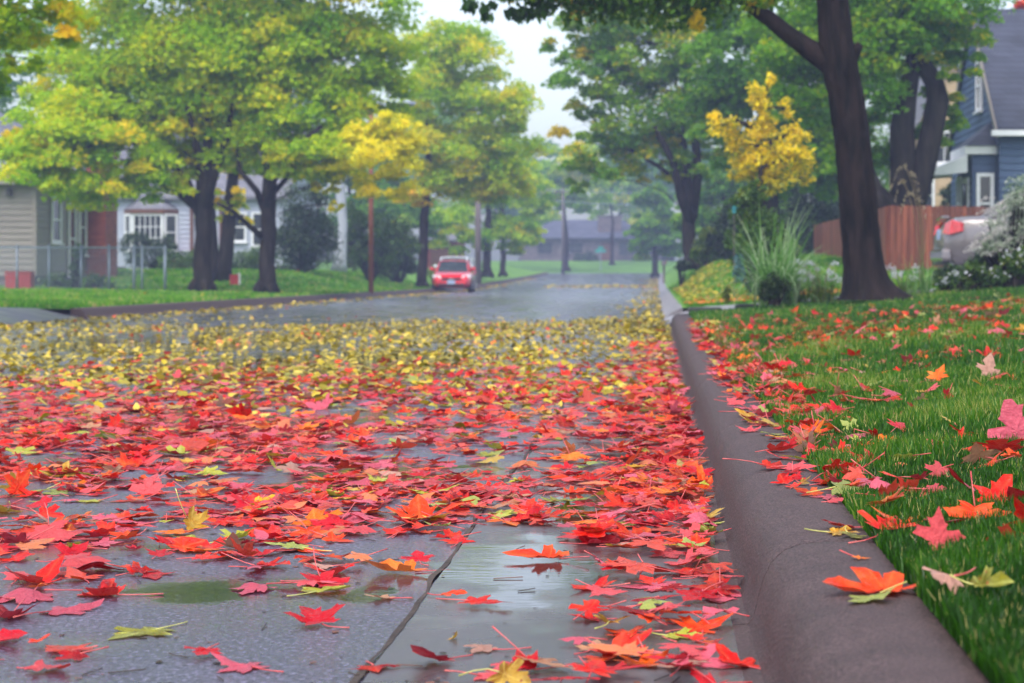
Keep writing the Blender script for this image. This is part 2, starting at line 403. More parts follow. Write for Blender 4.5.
def per_board(m):
    nt = m.node_tree; b = nt.nodes['Principled BSDF']
    g = node(nt, 'ShaderNodeNewGeometry'); hs = node(nt, 'ShaderNodeHueSaturation')
    mr = node(nt, 'ShaderNodeMapRange'); mr.inputs['To Min'].default_value = 0.55; mr.inputs['To Max'].default_value = 1.35
    nt.links.new(g.outputs['Random Per Island'], mr.inputs['Value']); nt.links.new(mr.outputs[0], hs.inputs['Value'])
    nt.links.new(b.inputs['Base Color'].links[0].from_socket, hs.inputs['Color']); nt.links.new(hs.outputs[0], b.inputs['Base Color'])


per_board(M['fence_wood'])
M['galv'] = pm('galvanised steel', (0.20, 0.24, 0.30), (0.28, 0.32, 0.38), 10, 0.45, metal=0.3)
M['pole_wood'] = pm('reddish pole wood', (0.21, 0.066, 0.036), (0.30, 0.105, 0.06), 4, 0.75, stretch=(1, 1, 0.2), bump=0.4)
M['pole_grey'] = pm('grey pole wood', (0.09, 0.07, 0.07), (0.15, 0.12, 0.12), 4, 0.8, stretch=(1, 1, 0.2))
M['sign_green'] = pm('green sign', (0.0, 0.24, 0.19), (0.01, 0.30, 0.24), 4, 0.4)
M['bin_red'] = pm('red plastic', (0.36, 0.022, 0.022), (0.45, 0.04, 0.035), 5, 0.5)
M['brick_dark'] = pm('dark red brick house', (0.20, 0.035, 0.032), (0.28, 0.06, 0.05), 3, 0.8)
M['brick_grey'] = pm('grey brown brick', (0.11, 0.085, 0.10), (0.18, 0.14, 0.15), 2, 0.85)
M['turquoise'] = pm('turquoise paint', (0.02, 0.22, 0.26), (0.03, 0.28, 0.32), 4, 0.4)
M['stone'] = pm('edging stone', (0.12, 0.11, 0.12), (0.26, 0.24, 0.26), 5, 0.5, bump=0.5, bscale=20)
M['slab_dark'] = pm('dark wet stone', (0.02, 0.018, 0.02), (0.05, 0.045, 0.05), 5, 0.4, bump=0.5, bscale=20)


def course_mat(name, c1, c2, per_m, axis=2, rough=0.7):
    """Shingle courses or brick rows: bands along one axis plus per-brick mottling."""
    m, nt, b = new_mat(name)
    tc = node(nt, 'ShaderNodeTexCoord'); mp = node(nt, 'ShaderNodeMapping')
    nt.links.new(tc.outputs['Object'], mp.inputs[0])
    br = node(nt, 'ShaderNodeTexBrick')
    br.inputs['Color1'].default_value = (*c1, 1); br.inputs['Color2'].default_value = (*c2, 1)
    br.inputs['Mortar'].default_value = (*[v * 0.45 for v in c1], 1)
    br.inputs['Scale'].default_value = per_m
    br.inputs['Mortar Size'].default_value = 0.03
    br.inputs['Brick Width'].default_value = 1.6; br.inputs['Row Height'].default_value = 0.5
    sx = node(nt, 'ShaderNodeSeparateXYZ'); cx = node(nt, 'ShaderNodeCombineXYZ')
    nt.links.new(mp.outputs[0], sx.inputs[0])
    ad = node(nt, 'ShaderNodeMath', operation='ADD')
    nt.links.new(sx.outputs[0], ad.inputs[0]); nt.links.new(sx.outputs[1], ad.inputs[1])
    nt.links.new(ad.outputs[0], cx.inputs[0]); nt.links.new(sx.outputs[2], cx.inputs[1])
    nt.links.new(cx.outputs[0], br.inputs['Vector'])
    no = node(nt, 'ShaderNodeTexNoise'); no.inputs['Scale'].default_value = 1.2; no.inputs['Detail'].default_value = 6
    nt.links.new(tc.outputs['Object'], no.inputs['Vector'])
    r = ramp(nt, [(0.3, (0.75,) * 3), (0.7, (1.2,) * 3)]); nt.links.new(no.outputs['Fac'], r.inputs[0])
    mu = node(nt, 'ShaderNodeMix', data_type='RGBA', blend_type='MULTIPLY'); mu.inputs[0].default_value = 1
    nt.links.new(br.outputs['Color'], mu.inputs[6]); nt.links.new(r.outputs[0], mu.inputs[7])
    nt.links.new(mu.outputs[2], b.inputs['Base Color'])
    b.inputs['Roughness'].default_value = rough
    bp = node(nt, 'ShaderNodeBump'); bp.inputs['Strength'].default_value = 0.6; bp.inputs['Distance'].default_value = 0.01
    nt.links.new(br.outputs['Fac'], bp.inputs['Height']); bp.invert = True
    nt.links.new(bp.outputs[0], b.inputs['Normal'])
    return m


M['brick'] = course_mat('chimney brick', (0.22, 0.040, 0.026), (0.32, 0.075, 0.048), 5.5)
M['shingle_slate'] = course_mat('slate shingles', (0.155, 0.155, 0.20), (0.21, 0.21, 0.26), 3.2)
M['shingle_navy'] = course_mat('dark blue shingles', (0.030, 0.036, 0.062), (0.045, 0.052, 0.085), 3.2)
M['shingle_pale'] = course_mat('pale shingles', (0.060, 0.066, 0.105), (0.085, 0.09, 0.13), 2.2)
M['shingle_grey'] = course_mat('grey shingles', (0.14, 0.14, 0.17), (0.19, 0.19, 0.22), 3.0)


# ------------------------------------------------------------------ mesh helpers
class MB:
    def __init__(self):
        self.v, self.f, self.mi = [], [], []

    def add(self, verts, faces, mi=0):
        o = len(self.v)
        self.v += [tuple(p) for p in verts]
        self.f += [tuple(i + o for i in f) for f in faces]
        self.mi += [mi] * len(faces)

    def box(self, c, s, rz=0.0, mi=0, taper=1.0):
        cx, cy, cz = c; sx, sy, sz = (k / 2 for k in s)
        pts = []
        for z, t in ((-sz, 1.0), (sz, taper)):
            for x, y in ((-sx, -sy), (sx, -sy), (sx, sy), (-sx, sy)):
                x *= t; y *= t
                pts.append((cx + x * math.cos(rz) - y * math.sin(rz), cy + x * math.sin(rz) + y * math.cos(rz), cz + z))
        self.add(pts, [(0, 3, 2, 1), (4, 5, 6, 7), (0, 1, 5, 4), (1, 2, 6, 5), (2, 3, 7, 6), (3, 0, 4, 7)], mi)

    def poly(self, pts, mi=0):
        self.add(pts, [tuple(range(len(pts)))], mi)

    def prism(self, pts, d, mi=0):
        """Polygon pts extruded by the vector d."""
        n = len(pts)
        d = Vector(d)
        top = [tuple(Vector(p) + d) for p in pts]
        self.add(list(pts) + top, [tuple(range(n))[::-1], tuple(range(n, 2 * n))] + [(i, (i + 1) % n, n + (i + 1) % n, n + i) for i in range(n)], mi)

    def tube(self, path, rad, n=8, mi=0, cap=True):
        path = [Vector(p) for p in path]
        if not hasattr(rad, '__len__'):
            rad = [rad] * len(path)
        rings = []
        side = None
        for i, p in enumerate(path):
            d = (path[min(i + 1, len(path) - 1)] - path[max(i - 1, 0)]).normalized()
            if side is None:
                side = d.cross(Vector((0, 1, 0.3))).normalized()
            side = (side - d * side.dot(d)).normalized()
            up = d.cross(side)
            rings.append([p + (side * math.cos(2 * PI * k / n) + up * math.sin(2 * PI * k / n)) * rad[i] for k in range(n)])
        vs = [q for r in rings for q in r]
        fs = [(i * n + k, i * n + (k + 1) % n, (i + 1) * n + (k + 1) % n, (i + 1) * n + k) for i in range(len(path) - 1) for k in range(n)]
        if cap:
            fs += [tuple(range(n))[::-1], tuple(range((len(path) - 1) * n, len(path) * n))]
        self.add(vs, fs, mi)

    def lathe(self, prof, c, n=20, axis='z', mi=0):
        vs, fs = [], []
        for r, h in prof:
            for k in range(n):
                a = 2 * PI * k / n
                q = (r * math.cos(a), r * math.sin(a), h)
                if axis == 'y':
                    q = (q[0], q[2], q[1])
                elif axis == 'x':
                    q = (q[2], q[0], q[1])
                vs.append((q[0] + c[0], q[1] + c[1], q[2] + c[2]))
        for i in range(len(prof) - 1):
            for k in range(n):
                fs.append((i * n + k, i * n + (k + 1) % n, (i + 1) * n + (k + 1) % n, (i + 1) * n + k))
        fs.append(tuple(range(n))[::-1]); fs.append(tuple(range((len(prof) - 1) * n, len(prof) * n)))
        self.add(vs, fs, mi)

    def build(self, name, mats, parent=None, smooth=False, loc=None):
        me = bpy.data.meshes.new(name)
        me.from_pydata(self.v, [], self.f)
        for m in (mats if isinstance(mats, (list, tuple)) else [mats]):
            me.materials.append(m)
        me.polygons.foreach_set('material_index', self.mi)
        if smooth:
            me.polygons.foreach_set('use_smooth', [True] * len(self.f))
        me.update()
        return link(name, me, parent, loc)


def link(name, me, parent=None, loc=None):
    o = bpy.data.objects.new(name, me)
    COL.objects.link(o)
    if loc is not None:
        o.location = loc
    if parent is not None:
        o.parent = parent
    return o


def empty(name, loc=(0, 0, 0), rz=0.0):
    o = bpy.data.objects.new(name, None)
    o.empty_display_size = 0.2
    COL.objects.link(o)
    o.location = loc
    o.rotation_euler = (0, 0, rz)
    return o


def tag(o, label=None, cat=None, group=None, kind=None):
    if label: o['label'] = label
    if cat: o['category'] = cat
    if group: o['group'] = group
    if kind: o['kind'] = kind
    return o


def np_mesh(name, V, F, mats, tint=None, vein=None, mi=None, smooth=False, parent=None):
    """V (n,3), F (m,k) of one face size or a list of such arrays."""
    Fs = F if isinstance(F, list) else [F]
    me = bpy.data.meshes.new(name)
    me.vertices.add(len(V))
    me.vertices.foreach_set('co', np.ascontiguousarray(V, dtype=np.float32).ravel())
    loops = np.concatenate([f.ravel() for f in Fs]).astype(np.int32)
    tot = np.concatenate([np.full(len(f), f.shape[1]) for f in Fs]).astype(np.int32)
    start = np.concatenate([[0], np.cumsum(tot)[:-1]]).astype(np.int32)
    me.loops.add(len(loops)); me.loops.foreach_set('vertex_index', loops)
    me.polygons.add(len(tot)); me.polygons.foreach_set('loop_start', start); me.polygons.foreach_set('loop_total', tot)
    for m in (mats if isinstance(mats, (list, tuple)) else [mats]):
        me.materials.append(m)
    if mi is not None:
        me.polygons.foreach_set('material_index', np.asarray(mi, dtype=np.int32))
    if smooth:
        me.polygons.foreach_set('use_smooth', np.ones(len(tot), dtype=bool))
    for nm, arr in (('tint', tint), ('vein', vein)):
        if arr is not None:
            a = me.attributes.new(nm, 'FLOAT', 'POINT')
            a.data.foreach_set('value', np.ascontiguousarray(arr, dtype=np.float32))
    me.update(calc_edges=True)
    me.validate()
    return link(name, me, parent)


# ------------------------------------------------------------------ foliage
LEAF4 = np.array([(0, -0.5, 0), (0.30, 0.02, 0.06), (0, 0.5, 0), (-0.30, 0.02, 0.06)])
LEAF6 = np.array([(0, -0.5, 0), (0.24, -0.22, 0.05), (0.25, 0.12, 0.06), (0, 0.56, -0.04), (-0.25, 0.12, 0.06), (-0.24, -0.22, 0.05)])


def leaf_cloud(C, size, tint, shape=LEAF4, up=0.55, droop=0.0):
    """One small face per leaf at every centre C."""
    n = len(C)
    nrm = RNG.normal(size=(n, 3)); nrm[:, 2] = np.abs(nrm[:, 2]) * 0.8 + up
    nrm /= np.linalg.norm(nrm, axis=1)[:, None]
    t = RNG.normal(size=(n, 3)); t[:, 2] -= droop
    t -= nrm * (t * nrm).sum(1)[:, None]; t /= np.linalg.norm(t, axis=1)[:, None]
    b = np.cross(nrm, t)
    k = len(shape)
    s = (size * RNG.uniform(0.65, 1.3, n))[:, None, None]
    V = C[:, None, :] + s * (b[:, None, :] * shape[None, :, :1] + t[:, None, :] * shape[None, :, 1:2] + nrm[:, None, :] * shape[None, :, 2:3])
    F = np.arange(n * k).reshape(n, k)
    return V.reshape(-1, 3), F, np.repeat(np.clip(tint, 0, 1), k)


def pads_for(lobe, n_pads, flat=0.5, ps=0.30):
    c = np.array(lobe[:3]); r = np.array(lobe[3:6])
    d = RNG.normal(size=(n_pads, 3)); d /= np.linalg.norm(d, axis=1)[:, None]
    rad = RNG.uniform(0.35, 1.0, n_pads) ** 0.55
    P = c + d * rad[:, None] * r * 0.92
    pr = ps * r.mean() * RNG.uniform(0.6, 1.35, n_pads)
    return P, pr


def crown(name, lobes, n, size, mat, parent, base=0.35, spread=0.25, n_pads=26, flat=0.45, ps=0.30, shape=LEAF4, up=0.55, droop=0.3, grad=0.0):
    """Foliage of one tree: leaf pads filling the given lobes. Returns the pad centres too."""
    vol = np.array([l[3] * l[4] * l[5] for l in lobes]) ** (2 / 3)
    share = vol / vol.sum()
    Vs, Fs, Ts, pc = [], [], [], []
    off = 0
    for l, w in zip(lobes, share):
        npd = max(8, int(n_pads * len(lobes) * w))
        P, pr = pads_for(l, npd, ps=ps)
        k = max(1, int(n * w / npd))
        extra = l[6] if len(l) > 6 else 0.0
        for p, q in zip(P, pr):
            m = max(6, int(k * (q / pr.mean()) ** 2))
            g = RNG.normal(size=(m, 3)) * 0.55
            rr = np.linalg.norm(g, axis=1)
            g *= np.minimum(1, 1.25 / np.maximum(rr, 1e-6))[:, None]
            g[:, 2] *= flat
            g[:, 2] -= 0.28 * (g[:, 0] ** 2 + g[:, 1] ** 2)
            Cc = p + g * q
            tt = base + extra + RNG.normal() * spread * 0.7 + RNG.normal(size=m) * spread * 0.5 + grad * (p[2] - l[2]) / l[5]
            V, F, T = leaf_cloud(Cc, size, tt, shape, up, droop)
            Vs.append(V); Fs.append(F + off); Ts.append(T); off += len(V)
        pc.append((l, P))
    o = np_mesh(name, np.concatenate(Vs), np.concatenate(Fs), mat, tint=np.concatenate(Ts), parent=parent)
    return o, pc


def wob(p, amt):
    return Vector(p) + Vector((random.uniform(-1, 1), random.uniform(-1, 1), random.uniform(-0.5, 0.5))) * amt


def curve_path(a, b, bend, n=6):
    a = Vector(a); b = Vector(b); m = (a + b) / 2 + Vector(bend)
    out = []
    for i in range(n + 1):
        t = i / n
        out.append(a * (1 - t) ** 2 + m * 2 * t * (1 - t) + b * t * t)
    return out


def tree(name, label, at, path, rads, lobes, n, size, mat, bark, group=None, sub=5, cat='tree', extra_crowns=(), limb_r=None, forks=(), **kw):
    """Trunk with limbs reaching into the crown's lobes, plus the foliage."""
    root = empty(name, at)
    tag(root, label, cat, group)
    bx, by, bz = at
    loc = lambda p: (p[0] - bx, p[1] - by, p[2] - bz)
    mb = MB()
    P = [Vector(loc(p)) for p in path]
    mb.tube(P, rads, 12)
    for f, w in forks:
        f = [Vector(loc(p)) for p in f]
        mb.tube(f, [w * (1 - 0.55 * i / (len(f) - 1)) for i in range(len(f))], 9)
    # root flare
    for k in range(6):
        a = k * PI / 3 + random.uniform(-0.3, 0.3)
        d = Vector((math.cos(a), math.sin(a), 0))
        mb.tube([P[0] + Vector((0, 0, rads[0] * 1.6)), P[0] + d * rads[0] * 0.9 + Vector((0, 0, rads[0] * 0.6)), P[0] + d * rads[0] * 1.4 - Vector((0, 0, 0.06))],
                [rads[0] * 0.55, rads[0] * 0.42, rads[0] * 0.15], 7)
    lob = [(*loc(l[:3]), *l[3:]) for l in lobes]
    o, pc = crown('crown', lob, n, size, mat, root, **kw)
    r_l = limb_r or rads[-1] * 0.75
    allp = [(pc, r_l)]
    for (lobs, n2, s2, m2, kw2) in extra_crowns:
        l2 = [(*loc(l[:3]), *l[3:]) for l in lobs]
        o2, pc2 = crown('crown', l2, n2, s2, m2, root, **kw2)
        allp.append((pc2, r_l * 0.6))
    for pcs, rl in allp:
        for l, pp in pcs:
            c = Vector(l[:3])
            k = len(P) - 1
            cand = [q for q in range(max(1, k // 2), k + 1)]
            s = min(cand, key=lambda q: (P[q] - c).length + (1.5 if P[q].z > c.z else 0))
            st = P[s]
            pth = curve_path(st, c, (0, 0, 0.18 * (c - st).length * (1 if c.z > st.z else 0.3)), 7)
            pth = [pth[0]] + [wob(q, 0.04 * (c - st).length) for q in pth[1:]]
            mb.tube(pth, [rl * (1 - 0.72 * i / 7) for i in range(8)], 7)
            for q in pp[: sub * 3]:
                a = pth[random.randint(2, 7)]
                pt2 = curve_path(a, Vector(q), (0, 0, 0.12 * (Vector(q) - a).length), 4)
                pt2 = [pt2[0]] + [wob(z, 0.03 * (Vector(q) - a).length) for z in pt2[1:]]
                mb.tube(pt2, [rl * 0.26, rl * 0.20, rl * 0.14, rl * 0.09, rl * 0.04], 5)
    mb.build('trunk', bark, root, smooth=True)
    return root


def bush(name, label, at, lobes, n, size, mat, cat='shrub', group=None, stem=True, **kw):
    root = empty(name, at)
    tag(root, label, cat, group)
    lob = [(l[0] - at[0], l[1] - at[1], l[2] - at[2], *l[3:]) for l in lobes]
    kw.setdefault('ps', 0.34); kw.setdefault('flat', 0.8)
    o, pc = crown('foliage', lob, n, size, mat, root, **kw)
    if stem:
        mb = MB()
        for l, pp in pc:
            for q in pp[:8]:
                mb.tube(curve_path((random.uniform(-.1, .1), random.uniform(-.1, .1), -0.05), q, (0, 0, 0.1), 4), [0.035, 0.03, 0.022, 0.016, 0.008], 5)
        mb.build('stem', M['bark_far'], root, smooth=True)
    return root


def ribbons(name, roots, dirs, lens, arch, width, mat, parent, seg=6, tintf=None):
    """Arching blades: (n) roots, horizontal dirs, lengths, arch 0..1."""
    n = len(roots)
    t = np.linspace(0, 1, seg + 1)
    V = np.zeros((n, seg + 1, 2, 3))
    perp = np.stack([-dirs[:, 1], dirs[:, 0], np.zeros(n)], 1)
    d3 = np.concatenate([dirs, np.zeros((n, 1))], 1)
    for i, tt in enumerate(t):
        ang = (PI / 2) - arch * (0.25 + 1.55 * tt)          # heading above the horizon
        if i == 0:
            p = roots.copy()
        else:
            p = p + (d3 * np.cos(ang)[:, None] + np.array([0, 0, 1.0])[None] * np.sin(ang)[:, None]) * (lens / seg)[:, None]
        w = width * (1 - 0.92 * tt ** 1.6) / 2
        V[:, i, 0] = p - perp * (w[:, None] if hasattr(w, '__len__') else w)
        V[:, i, 1] = p + perp * (w[:, None] if hasattr(w, '__len__') else w)
    idx = np.arange(n * (seg + 1) * 2).reshape(n, seg + 1, 2)
    F = np.stack([idx[:, :-1, 0], idx[:, :-1, 1], idx[:, 1:, 1], idx[:, 1:, 0]], -1).reshape(-1, 4)
    T = np.repeat(np.clip(tintf if tintf is not None else RNG.uniform(0, 1, n), 0, 1), (seg + 1) * 2)
    return np_mesh(name, V.reshape(-1, 3), F, mat, tint=T, parent=parent), p


# ------------------------------------------------------------------ world, light, camera
W = bpy.data.worlds.new('World')
sc.world = W
W.use_nodes = True
wn = W.node_tree
bg = wn.nodes['Background']
sky = node(wn, 'ShaderNodeTexSky', sky_type='NISHITA')
sky.sun_disc = False
SUN_EL, SUN_AZ = 62.0, 195.0
sky.sun_elevation = R(SUN_EL); sky.sun_rotation = R(SUN_AZ)
sky.altitude = 250; sky.air_density = 1.0; sky.dust_density = 4.0; sky.ozone_density = 1.2
hsn = node(wn, 'ShaderNodeHueSaturation'); hsn.inputs['Saturation'].default_value = 0.62
wn.links.new(sky.outputs[0], hsn.inputs['Color'])
wn.links.new(hsn.outputs[0], bg.inputs['Color'])
bg.inputs['Strength'].default_value = 0.15
sl = bpy.data.lights.new('sun', 'SUN')
sl.energy = 0.6; sl.angle = R(40); sl.color = (1.0, 0.97, 0.93)
so = bpy.data.objects.new('sun', sl); COL.objects.link(so)
sd = Vector((math.sin(R(SUN_AZ)) * math.cos(R(SUN_EL)), math.cos(R(SUN_AZ)) * math.cos(R(SUN_EL)), math.sin(R(SUN_EL))))
so.rotation_euler = sd.to_track_quat('Z', 'Y').to_euler(); so.location = (-10, -15, 30)

cam = bpy.data.cameras.new('camera')
co = bpy.data.objects.new('camera', cam); COL.objects.link(co)
co.location = (0, 0, H); co.rotation_euler = (R(90), 0, 0)
cam.sensor_width = 36; cam.lens = FPX / 1024 * 36
cam.shift_x = -(CX - 512) / 1024; cam.shift_y = -(341.5 - CY) / 1024
cam.clip_start = 0.1; cam.clip_end = 3000
cam.dof.use_dof = True; cam.dof.focus_distance = 5.4; cam.dof.aperture_fstop = 6.5
sc.camera = co
vs = sc.view_settings
vs.view_transform = 'Standard'; vs.look = 'None'; vs.gamma = 1; vs.use_curve_mapping = False
vs.exposure = 1.3
sc.cycles.use_denoising = True
sc.cycles.max_bounces = 8; sc.cycles.diffuse_bounces = 5; sc.cycles.transmission_bounces = 6; sc.cycles.transparent_max_bounces = 8
sc.cycles.volume_bounces = 2
sc.cycles.sample_clamp_indirect = 6

# ------------------------------------------------------------------ the setting
def patch(name, x0, x1, y0, y1, nx, ny, zf, mat, xs=None):
    X = np.asarray(xs) if xs is not None else np.linspace(x0, x1, nx + 1)
    Y = np.linspace(y0, y1, ny + 1)
    gx, gy = np.meshgrid(X, Y)
    Z = zf(gx, gy)
    V = np.stack([gx, gy, Z], -1).reshape(-1, 3)
    w = len(X)
    i = np.arange(len(Y) - 1)[:, None] * w + np.arange(w - 1)[None]
    F = np.stack([i, i + 1, i + 1 + w, i + w], -1).reshape(-1, 4)
    return tag(np_mesh(name, V, F, mat, smooth=True), kind='structure')


patch('ground', -230, 230, -35, 338, 12, 60, lambda x, y: -0.5 + 1.2 * sst(150, 230, y), M['ground'])
patch('road', LK, KX0 + 0.03, -4, 172, 4, 88, lambda x, y: zroad(y) + 0 * x, M['road'])
patch('gutter_pan', -0.505, KX0 + 0.02, -4, 28.6, 3, 30, lambda x, y: 0.004 + 0 * x, M['pan'])
RX = np.concatenate([np.linspace(KX1 - 0.02, 2.4, 9), np.linspace(2.9, 8, 9), np.linspace(9, 70, 14)])
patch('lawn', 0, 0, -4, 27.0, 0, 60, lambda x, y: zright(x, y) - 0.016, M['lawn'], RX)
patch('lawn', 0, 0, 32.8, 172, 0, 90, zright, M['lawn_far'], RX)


def zdrive(x, y):
    return np.where(x < 0.75, np.interp(x, [0.05, 0.10, 0.75], [0.0, 0.012, 0.20]), zright(x, y))


patch('driveway', 0, 0, 28.3, 32.8, 0, 8, zdrive, M['drive'], np.concatenate([np.linspace(0.12, 0.9, 8), np.linspace(1.2, 14, 14)]))
patch('flower_bed', 1.0, 9, 27.0, 28.3, 16, 3, lambda x, y: zright(x, y) + 0.01, M['soil'])
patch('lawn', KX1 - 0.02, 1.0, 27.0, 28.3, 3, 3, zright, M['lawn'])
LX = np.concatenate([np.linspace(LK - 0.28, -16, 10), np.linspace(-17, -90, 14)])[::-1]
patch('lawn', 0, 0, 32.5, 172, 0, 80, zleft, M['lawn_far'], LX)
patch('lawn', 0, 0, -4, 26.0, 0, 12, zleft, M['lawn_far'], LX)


def zdl(x, y):
    return np.where(x > LK - 0.7, np.interp(-x, [-LK, -LK + 0.7], [0.01, 0.17]), zleft(x, y) + 0.004)


patch('driveway', 0, 0, 26.0, 32.5, 0, 8, zdl, M['asphalt_dry'], np.linspace(LK, -24, 20)[::-1])
patch('cross_street', -160, 160, 172, 183, 32, 3, lambda x, y: zroad(y) + 0 * x, M['road'])
patch('lawn', -200, 200, 183, 330, 30, 20, lambda x, y: 0.97 + 1.35 * sst(183, 214, y) + 0 * x, M['lawn_far'])


def kerb(name, prof, y0, y1, seg, mat, first=None, zf=None):
    """Kerb stones cast in lengths with an open joint between them."""
    mb = MB()
    y = y0
    n = len(prof)
    while y < y1 - 0.01:
        e = min((first if (first and y == y0) else y + seg), y1)
        ys = [y + 0.004, y + 0.022] + list(np.linspace(y, e, max(3, int((e - y) / 0.35)) + 1)[1:-1]) + [e - 0.022, e - 0.004]
        rows = []
        for k, yy in enumerate(ys):
            edge = k in (0, len(ys) - 1)
            row = []
            for j, (x, z) in enumerate(prof):
                jit = 0.0016 * mnoise.noise((x * 3, yy * 0.8, z * 3))
                cr = 0.006 * mnoise.noise((x * 40, e * 3 if k else y * 3, 3)) if edge else 0
                row.append((x + jit, yy + cr, z + jit + (float(zf(yy)) if zf else 0) - (0.003 if edge and z > 0.02 else 0)))
            row = [(prof[0][0], row[0][1], -0.2)] + row + [(prof[-1][0], row[-1][1], -0.2)]
            rows.append(row)
        m = n + 2
        vs_ = [p for r in rows for p in r]
        fs = [(i * m + j, i * m + j + 1, (i + 1) * m + j + 1, (i + 1) * m + j) for i in range(len(rows) - 1) for j in range(m - 1)]
        fs += [tuple(range(m)), tuple(range((len(rows) - 1) * m, len(rows) * m))[::-1]]
        mb.add(vs_, [f[::-1] for f in fs])
        y = e
    o = mb.build(name, mat, smooth=True)
    bv = o.modifiers.new('soften', 'EDGE_SPLIT'); bv.split_angle = R(50)
    return tag(o, kind='structure')


kerb('kerb', KPROF, -4.0, 28.2, 3.25, M['kerb'], first=0.74)
kerb('kerb', [(0.10, 0.004), (0.16, 0.02), (0.26, 0.09), (0.36, 0.145), (0.446, 0.165)], 33.6, 171.5, 6.0, M['stone'], zf=zroad)
LP = [(LK + 0.02, 0.004), (LK - 0.05, 0.05), (LK - 0.08, 0.13), (LK - 0.12, 0.168), (LK - 0.30, 0.172)]
kerb('kerb', LP[::-1], 32.7, 171.5, 6.0, M['kerb'], zf=zroad)
kerb('kerb', LP[::-1], -4, 25.8, 6.0, M['kerb'], zf=zroad)

# crack between asphalt and the gutter pan: a lip of broken tar beside it
mb = MB()
ys = np.linspace(-3.9, 28, 420)
wv = lambda y: 0.022 * mnoise.noise((3, y * 1.1, 8)) + 0.008 * mnoise.noise((3, y * 5.1, 8))
a = [(-0.519 + wv(y) + 0.010 * mnoise.noise((0, y * 4.2, 5)), y) for y in ys]
b_ = [(-0.508 + wv(y) + 0.010 * mnoise.noise((9, y * 5.9, 2)), y) for y in ys]
vs_ = [(x, y, 0.0055) for x, y in a] + [(x, y, 0.0055) for x, y in b_]
n_ = len(ys)
mb.add(vs_, [(i, n_ + i, n_ + i + 1, i + 1) for i in range(n_ - 1)])
tag(mb.build('road_seam', M['soil']), kind='structure')


# haze
mb = MB(); mb.box((0, 152, 7.6), (480, 390, 18.2))
hz = mb.build('haze', [])
hm = bpy.data.materials.new('haze air'); hm.use_nodes = True
hn = hm.node_tree; hn.nodes.remove(hn.nodes['Principled BSDF'])
pv = node(hn, 'ShaderNodeVolumePrincipled')
pv.inputs['Color'].default_value = (0.45, 0.52, 0.84, 1)
pv.inputs['Density'].default_value = 0.0016
hn.links.new(pv.outputs[0], hn.nodes['Material Output'].inputs['Volume'])
hz.data.materials.append(hm)
tag(hz, kind='stuff')

# ------------------------------------------------------------------ grass (nobody could count it)
def grass(name, n, y0, y1, xr, zf, hgt, wid, clump=0.0, lean=0.5, mat=None, xmin=None):
    Y = y0 * (y1 / y0) ** RNG.uniform(0, 1, n)            # denser close by
    lo, hi = xr(Y)
    X = lo + (hi - lo) * RNG.uniform(0, 1, n)
    Z = zf(X, Y) - 0.003
    nz = np.array([mnoise.noise((x * 2.3, y * 2.3, 1.7)) for x, y in zip(X, Y)])
    h = hgt * RNG.uniform(0.45, 1.35, n) * (1 + 0.65 * nz)
    w = wid(Y) if callable(wid) else np.full(n, wid)
    a = RNG.uniform(0, 2 * PI, n)
    d = np.stack([np.cos(a), np.sin(a)], 1)
    la = RNG.uniform(0.05, 1.0, n) ** 1.3 * lean
    face = RNG.uniform(-0.9, 0.9, n)                       # blade's flat side
    px_ = np.stack([np.cos(face), np.sin(face), np.zeros(n)], 1)
    base = np.stack([X, Y, Z], 1)
    mid = base + np.concatenate([d * (h * la * 0.35)[:, None], (h * 0.58)[:, None]], 1)
    tip = base + np.concatenate([d * (h * la)[:, None], (h * np.sqrt(np.clip(1 - 0.55 * la ** 2, 0.15, 1)))[:, None]], 1)
    V = np.stack([base - px_ * (w / 2)[:, None], base + px_ * (w / 2)[:, None], mid + px_ * (w * 0.42)[:, None], tip, mid - px_ * (w * 0.42)[:, None]], 1)
    i = np.arange(n)[:, None] * 5
    nz2 = np.array([mnoise.noise((x * 0.7, y * 0.35, 9.1)) for x, y in zip(X, Y)])
    T = np.clip(0.40 + 0.45 * nz + 0.45 * nz2 + RNG.normal(size=n) * 0.24, 0, 0.98)
    T[RNG.uniform(0, 1, n) < 0.035] = 1.0
    o = np_mesh(name, V.reshape(-1, 3), [i + np.array([[0, 1, 2, 4]]), i + np.array([[4, 2, 3]])], mat or M['grass'], tint=np.repeat(T, 5))
    return tag(o, kind='stuff')


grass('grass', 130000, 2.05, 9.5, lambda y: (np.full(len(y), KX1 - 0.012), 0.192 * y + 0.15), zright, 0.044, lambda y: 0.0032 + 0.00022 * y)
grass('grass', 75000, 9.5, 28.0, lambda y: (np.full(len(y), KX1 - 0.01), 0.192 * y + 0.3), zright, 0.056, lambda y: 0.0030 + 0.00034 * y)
M['grass_far'] = leaf_mat('bright grass blade', [(0.0, (0.036, 0.13, 0.003)), (0.45, (0.088, 0.26, 0.006)), (0.8, (0.15, 0.35, 0.010)), (1.0, (0.42, 0.36, 0.12))], 0.30, 0.5, 0.3)  # brighter green blade colours, used on the far lawns
grass('grass', 40000, 33.0, 90.0, lambda y: (np.full(len(y), KX1 + 0.05), np.minimum(0.2 * y, 9)), zright, 0.075, lambda y: 0.0006 * y, mat=M['grass_far'])
grass('grass', 75000, 32.7, 95.0, lambda y: (np.maximum(-0.34 * y, -24), np.full(len(y), LK - 0.3)), zleft, 0.075, lambda y: 0.0006 * y, mat=M['grass_far'])

